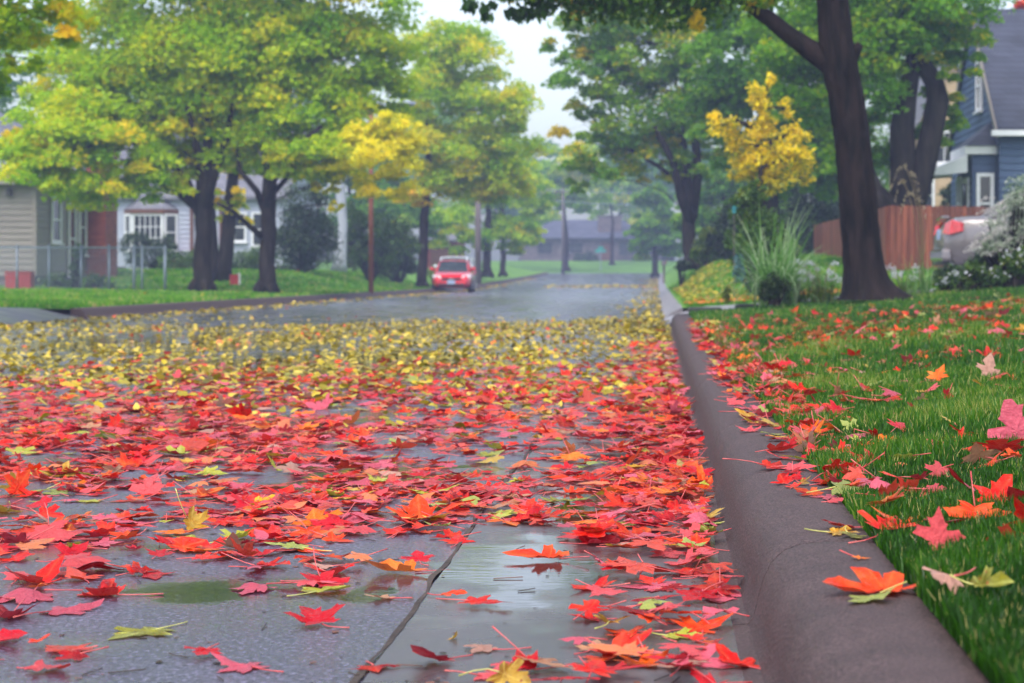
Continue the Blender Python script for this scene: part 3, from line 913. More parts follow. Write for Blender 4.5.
# ------------------------------------------------------------------ fallen leaves
HALF = [(0.06, -0.06), (0.20, -0.12), (0.42, -0.10), (0.33, 0.02), (0.36, 0.08), (0.27, 0.12), (0.40, 0.14), (0.46, 0.20), (0.68, 0.26), (0.56, 0.36),
        (0.54, 0.44), (0.40, 0.42), (0.20, 0.40), (0.24, 0.52), (0.30, 0.62), (0.20, 0.66), (0.14, 0.80)]
HALF_V = [0, 0.1, 1, 0.2, 0.1, 0, 0.1, 0.3, 1, 0.3, 0.3, 0.1, 0, 0.1, 0.3, 0.1, 0.3]
OUT = np.array([(0, 0)] + HALF + [(0, 1.0)] + [(-x, y) for x, y in HALF[::-1]])
OUT_V = np.array([1.0] + HALF_V + [1.0] + HALF_V[::-1])
CEN = np.array((0, 0.17))


def maple_blade(rings, tight=False):
    """Template: points (n,2), vein weight, faces (triangles, quads)."""
    k = len(OUT)
    P = [CEN[None]]; Vn = [np.array([1.0])]
    for t in rings:
        P.append(CEN + (OUT - CEN) * t); Vn.append(OUT_V.copy())
    P = np.concatenate(P); Vn = np.concatenate(Vn)
    i = np.arange(k); j = (i + 1) % k
    tri = np.stack([np.zeros(k, int), 1 + i, 1 + j], 1)
    quads = [np.stack([1 + r * k + i, 1 + (r + 1) * k + i, 1 + (r + 1) * k + j, 1 + r * k + j], 1) for r in range(len(rings) - 1)]
    return P, Vn, tri, (np.concatenate(quads) if quads else None)


T3 = maple_blade([0.22, 0.45, 0.66, 0.84, 1.0])
T2 = maple_blade([0.55, 1.0])
OVAL_P = np.array([(0, 0), (0.16, 0.15), (0.24, 0.40), (0.19, 0.68), (0, 1.0), (-0.19, 0.68), (-0.24, 0.40), (-0.16, 0.15), (0, 0.45)])
OVAL_F = np.array([(8, i, (i + 1) % 8) for i in range(8)])


def curl(P, rng, amount):
    """Heights that cup, fold and crinkle a flat blade (leaf units)."""
    q = P - np.array((0, 0.35))
    r2 = (q ** 2).sum(1)
    a = rng.uniform(0, PI)
    u = q[:, 0] * math.cos(a) + q[:, 1] * math.sin(a)
    z = amount * (rng.normal(0.18, 0.40) * r2 + rng.normal(0, 0.62) * u * u)
    z += amount * rng.uniform(-0.1, 0.75) * np.abs(P[:, 0])
    b = rng.uniform(0, PI); w = q[:, 0] * math.cos(b) + q[:, 1] * math.sin(b)
    z += amount * (rng.uniform() < 0.4) * rng.uniform(0.3, 0.9) * np.maximum(0, w - 0.1) ** 1.3
    f1, f2, f3 = rng.uniform(0, 6.28, 3)
    z += amount * 0.085 * np.sin(5.2 * P[:, 0] + f1) * np.cos(4.6 * P[:, 1] + f2) * np.sqrt(r2 + 0.05)
    ang = np.arctan2(q[:, 1], q[:, 0])
    z += amount * rng.uniform(0.05, 0.22) * np.sin(ang * 2.5 + f3) * r2 * 1.6
    return z


def euler_m(rx, ry, rz):
    return np.array(Matrix.Rotation(rz, 3, 'Z') @ Matrix.Rotation(ry, 3, 'Y') @ Matrix.Rotation(rx, 3, 'X'))


leaf_list = []   # every maple leaf: dict(x, y, z, size, col, flip, rx, ry, rz, curl, lift, spot)


def add_leaf(x, y, width, col, flip=None, tilt=None, curl_=None, rz=None, lift=0.0, hero=None, face=None):
    t = RNG.normal(0, R(9), 2) if tilt is None else tilt
    leaf_list.append(dict(x=x, y=y, s=width / 1.36 * (0.88 if hero else 1), col=col, flip=bool(RNG.uniform() < 0.38) if flip is None else flip,
                          rx=t[0], ry=t[1], rz=RNG.uniform(0, 2 * PI) if rz is None else rz,
                          curl=float(np.clip(abs(RNG.normal(0.50, 0.38)), 0.12, 1.5)) if curl_ is None else curl_, lift=lift, hero=hero, face=float(RNG.normal(R(0.5), R(4))) if face is None else face))


def ground_at(u, v, z=0.0):
    """Where the sight line of column u, row v meets height z: lateral place and distance."""
    Y = (H - z) * FPX / (v - CY)
    return px(u, Y), Y


def on_lawn(u, v):
    z = 0.25
    for _ in range(12):
        X, Y = ground_at(u, v, z)
        z = float(zright(X, Y)) + 0.03
    return X, Y


def hero_road(u, v, wpx, col, **k):
    k.setdefault('face', R(4))
    if 'tilt' in k and abs(k['tilt'][0]) < 0.8: k['tilt'] = (k['tilt'][0] * 0.5, k['tilt'][1] * 0.5)
    X, Y = ground_at(u, v)
    add_leaf(X, Y, wpx / FPX * Y, col, **k)


def hero_kerb(u, v, wpx, col, **k):
    X, Y = ground_at(u, v, 0.172)
    k.setdefault('face', R(17))
    add_leaf(X, Y, wpx * 1.38 / FPX * Y, col, **k)


def hero_lawn(u, v, wpx, col, **k):
    X, Y = on_lawn(u, v)
    k.setdefault('face', R(14)); k.setdefault('lift', 0.018)
    add_leaf(X, Y, wpx / FPX * Y, col, **k)


# leaves that stand out one by one
hero_kerb(872, 592, 98, 'vermilion', flip=False, tilt=(0.05, 0.10), curl_=1.2, rz=1.9, hero='bright orange red maple leaf lying alone across the kerb top')
hero_lawn(944, 596, 74, 'tan', flip=True, tilt=(0.35, -0.3), curl_=0.8, hero='pale tan curled leaf at the kerb edge beside the lone orange red leaf')
hero_lawn(986, 596, 56, 'lime', flip=False, tilt=(0.2, 0.2), hero='small yellow green leaf in the grass next to the pale tan leaf')
hero_lawn(940, 548, 66, 'scarlet', flip=True, tilt=(0.95, 0.2), curl_=0.6, rz=0.3, hero='pale pink maple leaf standing on edge in the grass behind the kerb')
hero_lawn(966, 492, 60, 'crimson', flip=True, tilt=(0.45, 0.5), curl_=0.8, rz=1.2, hero='pink folded maple leaf with water drops alone in mid lawn')
hero_lawn(1014, 440, 74, 'crimson', flip=True, tilt=(1.05, -0.3), curl_=0.5, rz=0.2, hero='big upright pink maple leaf in the grass behind a red leaf')
hero_lawn(1000, 452, 62, 'scarlet', flip=False, tilt=(0.6, 0.2), curl_=0.6, hero='red maple leaf leaning against the big upright pink leaf')
hero_lawn(978, 462, 44, 'tan', flip=True, tilt=(1.1, 0.3), curl_=0.9, hero='narrow rolled pinkish tan leaf standing beside the red leaning leaf')
hero_lawn(890, 512, 62, 'orange', flip=False, tilt=(0.5, 0.1), curl_=0.8, hero='deep orange maple leaf in the grass close to the kerb edge')
hero_lawn(938, 382, 30, 'orange', flip=False, tilt=(0.5, 0.1), hero='bright orange leaf lying alone in mid lawn')
hero_lawn(990, 376, 40, 'tan', flip=True, tilt=(0.8, 0.3), hero='pinkish tan leaf with raised points far out on the lawn')
hero_lawn(742, 329, 32, 'vermilion', flip=False, tilt=(0.9, 0.1), curl_=0.4, hero='orange red leaf standing upright in the grass near the far kerb end')
hero_road(140, 634, 96, 'lime', flip=False, tilt=(0.16, 0.05), curl_=0.9, rz=2.6, hero='yellow green maple leaf with its stem raised on the wet asphalt')
hero_road(238, 668, 86, 'crimson', flip=True, tilt=(0.12, 0.16), curl_=0.9, rz=1.0, hero='pink and red maple leaf nearest to the viewer on the open asphalt')
hero_road(314, 624, 78, 'crimson', flip=False, tilt=(0.3, -0.1), curl_=1.0, rz=0.6, hero='crimson maple leaf curled up alone between asphalt crack and puddle')
hero_road(420, 520, 84, 'vermilion', flip=False, tilt=(0.55, 0.0), curl_=0.9, rz=0.2, hero='orange red maple leaf rearing up behind the bright puddle')
hero_road(395, 574, 92, 'orange', flip=False, tilt=(0.2, 0.2), curl_=0.9, rz=2.0, hero='broad orange maple leaf at the puddle edge beside the crack')
hero_road(482, 608, 64, 'scarlet', flip=False, tilt=(0.1, 0.1), curl_=0.8, rz=4.4, hero='red maple leaf floating in the bright puddle')
hero_road(452, 600, 42, 'vermilion', flip=False, tilt=(0.5, 0.3), curl_=1.0, hero='small orange red leaf rising from the bright puddle')
hero_road(540, 562, 84, 'vermilion', flip=False, tilt=(0.1, 0.1), curl_=0.6, rz=1.4, hero='long rolled orange red leaf lying across the puddle')
hero_road(500, 680, 82, 'scarlet', flip=True, tilt=(0.1, 0.1), curl_=0.7, rz=4.7, hero='pink maple leaf on the gutter concrete nearest the viewer')
hero_road(480, 652, 62, 'tan', flip=True, tilt=(0.25, 0.1), curl_=1.1, rz=1.2, hero='thin curled peach coloured leaf on bare gutter concrete')
hero_road(375, 672, 50, 'scarlet', flip=False, tilt=(0.2, 0.2), curl_=1.0, hero='small red leaf beside the asphalt crack nearest the viewer')
hero_road(455, 642, 20, 'gold', flip=False, tilt=(0.9, 0.3), hero='tiny golden leaf standing up on bare gutter concrete')
hero_road(682, 640, 66, 'lime', flip=False, tilt=(0.2, 0.1), hero='yellow green leaf among the red drift beside the kerb foot')
hero_road(354, 424, 34, 'orange', flip=False, tilt=(0.9, 0.1), curl_=0.5, hero='orange leaf standing upright in the middle of the red leaf carpet')
hero_road(352, 500, 54, 'gold', flip=False, tilt=(0.3, 0.1), hero='golden orange maple leaf amid red leaves on the asphalt')
hero_road(28, 532, 60, 'vermilion', flip=False, tilt=(0.5, 0.1), curl_=0.9, hero='orange and red folded leaf at the far edge of the asphalt')
for (u, v, w, c, fl) in [(20, 600, 88, 'crimson', 1), (70, 612, 78, 'crimson', 1), (40, 582, 80, 'scarlet', 0), (100, 596, 66, 'scarlet', 0), (150, 576, 60, 'crimson', 0), (250, 590, 66, 'crimson', 1),
                         (265, 524, 58, 'crimson', 1), (650, 590, 72, 'crimson', 1), (690, 575, 70, 'scarlet', 0), (625, 636, 66, 'vermilion', 0), (700, 668, 80, 'crimson', 1), (720, 600, 74, 'crimson', 1),
                         (610, 662, 72, 'vermilion', 0), (660, 612, 60, 'scarlet', 1), (736, 668, 72, 'scarlet', 0), (590, 590, 66, 'scarlet', 0), (600, 545, 70, 'crimson', 0), (470, 502, 66, 'crimson', 0),
                         (700, 632, 66, 'vermilion', 0), (645, 668, 60, 'orange', 0), (330, 575, 70, 'scarlet', 0), (205, 548, 64, 'scarlet', 0), (585, 622, 44, 'scarlet', 0), (10, 618, 74, 'crimson', 0)]:
    hero_road(u, v, w, c, flip=bool(fl), tilt=RNG.normal(0, 0.25, 2), curl_=float(RNG.uniform(0.6, 1.1)))

PAL = [('crimson', .27), ('scarlet', .33), ('vermilion', .22), ('orange', .08), ('gold', .025), ('lime', .035), ('tan', .04)]


def pick(yel=0.0):
    if RNG.uniform() < yel:
        return str(RNG.choice(['gold', 'lime', 'orange', 'lime', 'tan']))
    return str(RNG.choice([p for p, _ in PAL], p=[w for _, w in PAL]))


def road_density(x, y):
    n1 = mnoise.noise((x * 1.1, y * 0.55, 4.2)); n2 = mnoise.noise((x * 3.3, y * 1.6, 9.2))
    d = 125 * (1 + 0.95 * n1 + 0.45 * n2)
    d *= float(sst(3.9, 6.1, y)) * 0.93 + 0.07
    d *= 1 - float(sst(11.0, 18.0, y + 3.0 * n1 + 0.35 * abs(x + 1)))
    if x > -0.30:
        d = max(d, 45) * (1 + 1.6 * float(sst(-0.30, 0.05, x))) * (1 - float(sst(18, 24, y)))
        if y < 4.3: d *= 0.75
    # bare wet places
    if ((x + 0.36) / 0.24) ** 2 + ((y - 4.5) / 0.9) ** 2 < 1: d *= 0.06
    if ((x + 0.9) / 0.3) ** 2 + ((y - 4.25) / 0.5) ** 2 < 1: d *= 0.25
    if x < -0.9 and y < 5.4: d *= 1.2
    return d


def scatter_road():
    y = 3.3
    while y < 23:
        dy = 0.25
        xl = max(LK + 0.2, px(-30, y + dy) - 1.6); xr = 0.15
        area = dy * (xr - xl)
        for _ in range(RNG.poisson(330 * area)):
            x = RNG.uniform(xl, xr); yy = y + RNG.uniform(0, dy)
            if RNG.uniform() * 330 < road_density(x, yy):
                wd = float(np.clip(RNG.normal(0.110, 0.030), 0.05, 0.165))
                steep = RNG.uniform() < 0.07
                tl = RNG.normal(0, R(24), 2) if steep else RNG.normal(0, R(6.5), 2)
                yel = 0.05 + 0.42 * float(sst(11, 19, yy))
                piled = x > -0.25
                add_leaf(x, yy, wd, pick(yel), tilt=tl, lift=RNG.uniform(0, 0.03) if piled else (RNG.uniform(0, 0.012)))
        y += dy


def lawn_density(x, y):
    n1 = mnoise.noise((x * 2.0, y * 0.8, 7.7))
    e = x - KX1
    d = 190 * math.exp(-((e - 0.02) / 0.15) ** 2) * float(sst(3.3, 6.2, y)) * (1 + 0.6 * n1)
    band = math.exp(-((y - (13.0 + 1.6 * x)) / 3.6) ** 2)
    d += 34 * band * (1 + 1.3 * n1)
    d += 18 * (1 + 1.2 * n1)
    return max(0, d) * (1 - float(sst(18, 24, y)))


def scatter_lawn():
    y = 3.2
    while y < 24:
        dy = 0.3
        xl, xr = KX1 - 0.13, 0.19 * (y + dy)
        if xr > xl:
            for _ in range(RNG.poisson(230 * dy * (xr - xl))):
                x = RNG.uniform(xl, xr); yy = y + RNG.uniform(0, dy)
                dd = lawn_density(max(x, KX1), yy) * (0.55 if x < KX1 else 1)
                if RNG.uniform() * 230 < dd:
                    wd = float(np.clip(RNG.normal(0.095, 0.028), 0.04, 0.15))
                    st = 30 if (x > KX1 and RNG.uniform() < 0.4) else 13
                    add_leaf(x, yy, wd, pick(0.10 + 0.15 * float(sst(10, 20, yy))), tilt=RNG.normal(0, R(st), 2), flip=bool(RNG.uniform() < 0.42))
        y += dy


scatter_road(); scatter_lawn()


def leaf_geom(L, tmpl, rng):
    P = tmpl[0].copy()
    ang = np.arctan2(P[:, 1] - 0.17, P[:, 0]); fs = rng.uniform(0, 6.28, 4)
    rad = 1 + 0.10 * np.sin(2 * ang + fs[0]) + 0.08 * np.sin(3 * ang + fs[1]) + 0.05 * np.sin(9 * ang + fs[2]) + 0.04 * np.sin(17 * ang + fs[3])
    P = np.array((0, .17)) + (P - np.array((0, .17))) * rad[:, None] * np.array((rng.uniform(0.78, 1.1), rng.uniform(0.88, 1.1)))
    z = curl(P, rng, L['curl'])
    z = 0.62 * z + rng.uniform(0.006, 0.02) * np.sin(13 * P[:, 0] + rng.uniform(0, 6)) * np.sin(11 * P[:, 1] + rng.uniform(0, 6)) + rng.normal(0, 0.007, len(z))
    z = np.tanh(z / 0.34) * 0.34                            # soaked blades do not stand far up
    V = np.concatenate([P - np.array((0, 0.35)), z[:, None]], 1) * L['s']
    # the petiole: from the blade's base outwards and up or down
    zb = z[1] * L['s']
    b0 = np.array([0, -0.35 * L['s'], zb])
    sl_ = L['s'] * rng.uniform(0.5, 0.95)
    sx, sz = rng.normal(0, 0.3), rng.normal(0.05, 0.22)
    St = [b0 + np.array([sx * t * t * sl_, -t * sl_, sz * t * sl_]) for t in (0, 0.35, 0.7, 1.0)]
    if L['flip']:
        fl = np.array([1, -1, -1.0])
        V = V * np.array([1, 1, -1.0]) * np.array([-1, 1, 1.0]); St = [s * np.array([-1, 1, -1.0]) for s in St]
    Rm = euler_m(0, 0, -L['rz']) @ euler_m(L['face'], 0, 0) @ euler_m(0, 0, L['rz']) @ euler_m(L['rx'], L['ry'], 0)
    Vw = V @ Rm.T
    Sw = [Rm @ s for s in St]
    base = zsurf(L['x'], L['y'])
    x = L['x']
    if x > KX1:
        sink = 0.022 if abs(L['rx']) + abs(L['ry']) < 0.8 else 0.010
        zo = base + sink + 0.006
    elif KX0 < x:
        zo = base + 0.003
    else:
        zo = base + 0.002 + (0.006 if L['hero'] and 'puddle' in L['hero'] else 0)
    zmin = Vw[:, 2].min()
    q = np.quantile(Vw[:, 2], 0.06)
    qq = np.quantile(Vw[:, 2], 0.10 if x > KX1 else 0.30)
    L['z'] = zo + L['lift'] - qq
    if x <= KX1:                                            # wet blade lies on the surface, only tips and folds rise
        lo = qq - L['lift'] * 0.6
        Vw[:, 2] = np.maximum(Vw[:, 2], lo + rng.uniform(0, 0.0015, len(Vw)))
        Sw = [np.array([p_[0], p_[1], max(p_[2], base + 0.003 - L['z'])]) for p_ in Sw]
    return Vw, Sw


for L in leaf_list:
    L['app'] = L['s'] / L['y'] * (1.0 if 0 <= CX + FPX * L['x'] / L['y'] <= 1024 else 0.05)
    if L['hero']: L['app'] += 1
leaf_list.sort(key=lambda L: -L['app'])
N_IND = 298
ind, rest = leaf_list[:N_IND], leaf_list[N_IND:]

HUE = {'crimson': 'crimson', 'scarlet': 'scarlet', 'vermilion': 'orange red', 'orange': 'orange', 'gold': 'golden', 'lime': 'yellow green', 'tan': 'tan brown'}
UNDER = {'crimson': 'rose pink', 'scarlet': 'pale pink', 'vermilion': 'salmon pink', 'orange': 'peach', 'gold': 'pale yellow', 'lime': 'pale green', 'tan': 'beige'}
ORD = ['nearest', 'second nearest', 'third nearest', 'fourth nearest', 'fifth nearest', 'sixth nearest', 'seventh nearest', 'eighth nearest', 'ninth nearest', 'tenth nearest', 'eleventh nearest', 'twelfth nearest', 'thirteenth nearest', 'fourteenth nearest', 'fifteenth nearest', 'sixteenth nearest', 'seventeenth nearest', 'eighteenth nearest', 'nineteenth nearest', 'twentieth nearest']


def where(L):
    x, y = L['x'], L['y']
    if x > KX1: return 'on the lawn grass'
    if x > 0.20: return 'on the kerb top'
    if x > -0.16: return 'in the kerb foot drift'
    if x > -0.515: return 'on the smooth gutter concrete'
    if x > -0.95: return 'on asphalt beside the crack'
    return 'on open asphalt'


def pose(L):
    t = abs(L['rx']) + abs(L['ry'])
    if t > 0.62: return 'steeply tilted'
    if L['curl'] > 0.85: return 'curled'
    if L['s'] * 1.36 > 0.118: return 'broad'
    if L['s'] * 1.36 < 0.082: return 'small'
    return 'flat'


classes = {}
for L in ind:
    if not L['hero']:
        hue = UNDER[L['col']] if L['flip'] else HUE[L['col']]
        classes.setdefault(f"{pose(L)} {hue} maple leaf {where(L)}", []).append(L)
for k, ls in classes.items():
    ls.sort(key=lambda L: L['y'])
    for i, L in enumerate(ls):
        L['label'] = k if len(ls) == 1 else f"{k}, {ORD[min(i, 19)]} of its kind"
lr = np.random.default_rng(5)
for L in ind:
    Vw, Sw = leaf_geom(L, T3, lr)
    o = np_mesh('maple_leaf', Vw, [T3[2], T3[3]], M[L['col']], vein=T3[1], smooth=True)
    o.location = (L['x'], L['y'], L['z']); o.rotation_euler = (0, 0, L['rz'])
    tag(o, L['hero'] or L['label'], 'leaf', 'fallen maple leaves')
    mb = MB(); mb.tube([tuple(s) for s in Sw], [0.0016, 0.0012, 0.0011, 0.0016], 5)
    mb.build('stem', M['stem_lime'] if L['col'] in ('lime', 'gold') else M['stem'], o, smooth=True)

cols = list(HUE)
Vs, Ts, Qs, Vn, ms_t, ms_q, off = [], [], [], [], [], [], 0
sv = MB()
for L in rest:
    tm = T2
    Vw, Sw = leaf_geom(L, tm, lr)
    Rz = euler_m(0, 0, L['rz'])
    V = Vw @ Rz.T + np.array((L['x'], L['y'], L['z']))
    Vs.append(V); Ts.append(tm[2] + off); Qs.append(tm[3] + off); Vn.append(tm[1])
    ms_t += [cols.index(L['col'])] * len(tm[2]); ms_q += [cols.index(L['col'])] * len(tm[3])
    off += len(V)
    if L['y'] < 11:
        sv.tube([tuple(Rz @ s + np.array((L['x'], L['y'], L['z']))) for s in Sw[::3]], [0.0015, 0.0013], 4)
k0 = off
Vs.append(np.array(sv.v)); vn_s = np.zeros(len(sv.v))
sq = np.array([f for f in sv.f if len(f) == 4]) + k0
o = np_mesh('maple_leaf_litter', np.concatenate(Vs), [np.concatenate(Ts), np.concatenate(Qs), sq], [M[c] for c in cols] + [M['stem']],
            vein=np.concatenate(Vn + [vn_s]), mi=ms_t + ms_q + [len(cols)] * len(sq), smooth=True)
tag(o, kind='stuff')

# small yellow leaves farther up the street, too many to count
def yellow_litter():
    Vs, Fs, T, off = [], [], [], 0
    pts = []
    for _ in range(30000):
        y = 8 + 27 * RNG.uniform() ** 0.75
        x = RNG.uniform(max(LK, px(-30, y) - 2.0), 0.16)
        n1 = mnoise.noise((x * 0.6, y * 0.22, 3.3)); n2 = mnoise.noise((x * 1.7, y * 0.8, 6.1))
        d = float(sst(7.5, 15, y + 3 * n1)) * (1 - float(sst(27, 33, y + 4 * n1 - 0.5 * (x + 4))))
        d *= 0.60 * (1 + 1.2 * n1 + 0.9 * n2) * (0.7 + 0.3 * float(sst(-6.5, -2.5, x)))
        d = max(d, 0.03 if y > 12 else 0.01)
        if RNG.uniform() < d: pts.append((x, y, 1.0))
    for _ in range(2600):                                   # gutters and the streaks of leaves along both kerbs
        y = 24 + 120 * RNG.uniform() ** 1.6
        x = (LK + abs(RNG.normal(0, 0.5)) + 0.1) if RNG.uniform() < 0.55 else (0.1 - abs(RNG.normal(0, 0.45)))
        pts.append((x, y, 1.5))
    for _ in range(500):                                   # leaf streak across the far road
        y = RNG.normal(108, 3.0); x = RNG.uniform(-6, 0)
        pts.append((x, y, 2.2))
    for _ in range(3000):                                   # yellow drift on the bank beyond the driveway
        y = RNG.uniform(34, 66); x = KX1 + abs(RNG.normal(0, 1.0)) + 0.1
        if RNG.uniform() < float(sst(33, 44, y)) * (0.75 + mnoise.noise((x * 2, y * .5, 2))): pts.append((x, y, 1.3))
    for _ in range(1100):
        y = RNG.uniform(32.9, 37); x = RNG.uniform(0.5, 4)
        pts.append((x, y, 1.2, 0.97 if RNG.uniform() < .55 else None))
    for _ in range(450):                                   # on the far lawns
        y = RNG.uniform(37.8, 80); x = LK - 0.2 - RNG.uniform(0, 9)
        if mnoise.noise((x * .5, y * .3, 8)) > -0.05: pts.append((x, y, 1.3))
    for q_ in pts:
        x, y, k = q_[:3]
        s = RNG.uniform(0.038, 0.075) * k
        P = OVAL_P - np.array((0, 0.45))
        z = RNG.normal(0.2, 0.3) * np.abs(P[:, 0]) + RNG.normal(0, 0.5) * P[:, 1] ** 2
        V = np.concatenate([P * np.array((RNG.uniform(1.1, 2.2), 1)), z[:, None]], 1) * s
        V = V @ euler_m(RNG.normal(0, 0.28), RNG.normal(0, 0.28), RNG.uniform(0, 6.28)).T
        if x > KX1: zz = float(zright(x, y)) + 0.05
        elif x < LK - 0.1: zz = float(zleft(x, y)) + 0.05
        else: zz = zsurf(x, y)
        V += np.array((x, y, zz + 0.004 - V[:, 2].min()))
        Vs.append(V); Fs.append(OVAL_F + off); off += len(V)
        T += [q_[3] if len(q_) > 3 and q_[3] else float(np.clip(RNG.normal(0.42, 0.28), 0, 1))] * len(V)
    m = leaf_mat('small yellow fallen leaf', [(0.0, (0.12, 0.10, 0.010)), (0.3, (0.30, 0.24, 0.008)), (0.65, (0.55, 0.40, 0.010)), (0.88, (0.72, 0.55, 0.10)), (0.96, (0.75, 0.22, 0.02)), (1.0, (0.70, 0.05, 0.02))], 0.15, 0.35, 0.4)
    tag(np_mesh('yellow_leaf_litter', np.concatenate(Vs), np.concatenate(Fs), m, tint=np.array(T)), kind='stuff')


yellow_litter()
# fragments, stalks and seeds stuck to the wet road
mb = MB()
for _ in range(360):
    y = 3.3 + 9 * RNG.uniform() ** 1.5; x = RNG.uniform(px(-20, y), 0.14)
    s = RNG.uniform(0.002, 0.006); a = RNG.uniform(0, PI)
    z = zsurf(x, y)
    if RNG.uniform() < 0.25:
        l = RNG.uniform(0.02, 0.07)
        mb.tube([(x, y, z + 0.002), (x + l * math.cos(a), y + l * math.sin(a), z + 0.004)], 0.0012, 4, int(RNG.integers(0, 3)))
    else:
        mb.poly([(x + s * 1.6 * RNG.uniform(.5, 1.4) * math.cos(a + q * 1.05), y + s * 1.6 * RNG.uniform(.5, 1.4) * math.sin(a + q * 1.05), z + 0.0012 + s * RNG.uniform(0, .35)) for q in range(6)], int(RNG.integers(0, 3)))
tag(mb.build('leaf_debris', [M['soil'], M['timber_brown'], M['soil']]), kind='stuff')

# ------------------------------------------------------------------ the big maple by the kerb
def hero_maple():
    Y = 25.0
    P = lambda u, v, dy=0.0: Vector((px(u, Y), Y + dy, pz(v, Y)))
    bx, bz = px(868, Y), float(zright(px(868, Y), Y)) - 0.02
    root = empty('maple_tree', (bx, Y, bz))
    tag(root, 'big dark wet maple trunk rising from the mown lawn between kerb and silver car', 'tree')
    b0 = Vector((bx, Y, bz))
    spine = [(868, 300, 27), (866, 285, 24), (864, 265, 22), (861, 235, 21), (857, 190, 20), (852, 140, 19.5), (846, 95, 19.5), (840, 66, 20), (835, 30, 18), (832, -10, 17), (829, -60, 16), (824, -140, 13), (820, -230, 9)]
    pts = [P(u, v) - b0 for u, v, r in spine]
    rr = [r * 0.90 / 80 for u, v, r in spine]
    # dense resample
    t = np.linspace(0, len(pts) - 1, 170)
    ii = np.arange(len(pts))
    A = np.stack([np.interp(t, ii, [p[k] for p in pts]) for k in range(3)], 1)
    ra = np.interp(t, ii, rr)
    n = 64
    V, F = [], []
    roots = [(-0.22, 0.95, 0.9), (0.35, 0.9, 1.1), (-1.1, 0.28, 0.6), (2.6, 0.30, 0.7), (3.6, 0.25, 0.6), (1.5, 0.3, 0.6), (-1.9, 0.25, .5)]
    for i in range(len(A)):
        z = A[i, 2]
        for k in range(n):
            a = 2 * PI * k / n
            r = ra[i]
            fl = math.exp(-max(z, 0) / 0.19)
            for (ra_, am, wd) in roots:
                da = math.atan2(math.sin(a - ra_), math.cos(a - ra_))
                r += am * 0.62 * fl ** 1.5 * math.exp(-(da / (0.36 * wd + 0.1)) ** 2)
            ca, sa = math.cos(a), math.sin(a)
            rid = mnoise.noise((ca * 5.5, sa * 5.5, z * 1.3)) + 0.6 * mnoise.noise((ca * 12, sa * 12, z * 3.2))
            rid2 = mnoise.noise((ca * 22, sa * 22, z * 8))
            r += 0.016 * (1 - 2.2 * abs(rid)) + 0.006 * rid2 + 0.02 * mnoise.noise((ca * 1.2, sa * 1.2, z * 0.8))
            V.append((A[i, 0] + ca * r, A[i, 1] + sa * r, z))
    for i in range(len(A) - 1):
        for k in range(n):
            F.append((i * n + k, i * n + (k + 1) % n, (i + 1) * n + (k + 1) % n, (i + 1) * n + k))
    mb = MB(); mb.add(V, F)
    limb = curve_path(P(838, 66) - b0, P(742, -8, 0.3) - b0, (0.0, 0, -0.10), 10)
    limb = [limb[0]] + [wob(q, 0.012) for q in limb[1:]]
    limb += [P(700, -60, .3) - b0, P(640, -95, .2) - b0, P(560, -70, 0) - b0]
    mb.tube(limb, [0.20, 0.17, 0.145, 0.13, 0.12, 0.112, 0.106, 0.10, 0.095, 0.09, 0.088, 0.07, 0.05, 0.02], 18)
    mb.tube([P(850, 62) - b0, P(856, 50) - b0, P(860, 44) - b0], [0.10, 0.075, 0.05], 12)       # broken stub
    for (u0, v0, u1, v1, dy, r) in [(832, -60, 930, -190, 1.5, .09), (830, -40, 700, -230, -1.2, .09), (826, -130, 890, -330, -1.5, .07), (828, -100, 760, -330, 1.5, .07)]:
        mb.tube(curve_path(P(u0, v0) - b0, P(u1, v1, dy) - b0, (0, 0, -0.2), 6), [r, r * .8, r * .65, r * .5, r * .38, r * .25, r * .1], 9)
    for (u0, v0, u1, v1) in [(640, -95, 480, -10), (660, -85, 540, 0), (690, -66, 600, 5), (720, -36, 660, 6), (745, -6, 715, 10), (600, -80, 500, 2)]:
        mb.tube(curve_path(P(u0, v0) - b0, P(u1, v1, random.uniform(-.4, .4)) - b0, (0, 0, 0.25), 6), [.03, .026, .022, .018, .013, .009, .004], 6)
    mb.build('trunk', M['bark'], root, smooth=True)
    # crown: a low skirt of leaves dips into view, the rest is far above
    def L(u, v, dy, ru, rv, ry, ex=0.0):
        p = P(u, v, dy) - b0
        return (p.x, p.y, p.z, ru / 80, ry, rv / 80, ex)
    low = [L(600, -8, 0, 80, 16, .9), (L(690, -10, 0.2, 70, 20, .8)), L(545, -14, -.2, 60, 14, .7), L(505, -8, 0, 30, 8, .35), L(640, -20, .4, 90, 22, 1.0), L(752, -16, 0.2, 36, 18, .5, .25)]
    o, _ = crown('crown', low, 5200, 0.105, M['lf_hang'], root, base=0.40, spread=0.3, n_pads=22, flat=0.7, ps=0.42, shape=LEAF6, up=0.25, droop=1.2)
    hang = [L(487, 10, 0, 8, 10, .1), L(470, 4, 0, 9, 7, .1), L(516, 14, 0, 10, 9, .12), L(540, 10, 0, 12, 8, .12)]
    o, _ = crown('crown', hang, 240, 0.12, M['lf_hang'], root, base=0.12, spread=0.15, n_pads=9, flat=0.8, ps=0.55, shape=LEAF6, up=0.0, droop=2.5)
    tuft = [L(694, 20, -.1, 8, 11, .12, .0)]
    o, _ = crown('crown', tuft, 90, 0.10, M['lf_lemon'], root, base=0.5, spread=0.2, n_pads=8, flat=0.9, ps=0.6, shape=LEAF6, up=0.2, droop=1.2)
    top = [L(830, -300, 0, 240, 110, 2.6), L(650, -200, 0.6, 170, 70, 2.0), L(980, -220, 0.8, 150, 70, 2.0), L(830, -420, 0, 180, 80, 2.2)]
    crown('crown', top, 6500, 0.17, M['lf_maple'], root, base=0.45, spread=0.25, n_pads=26)


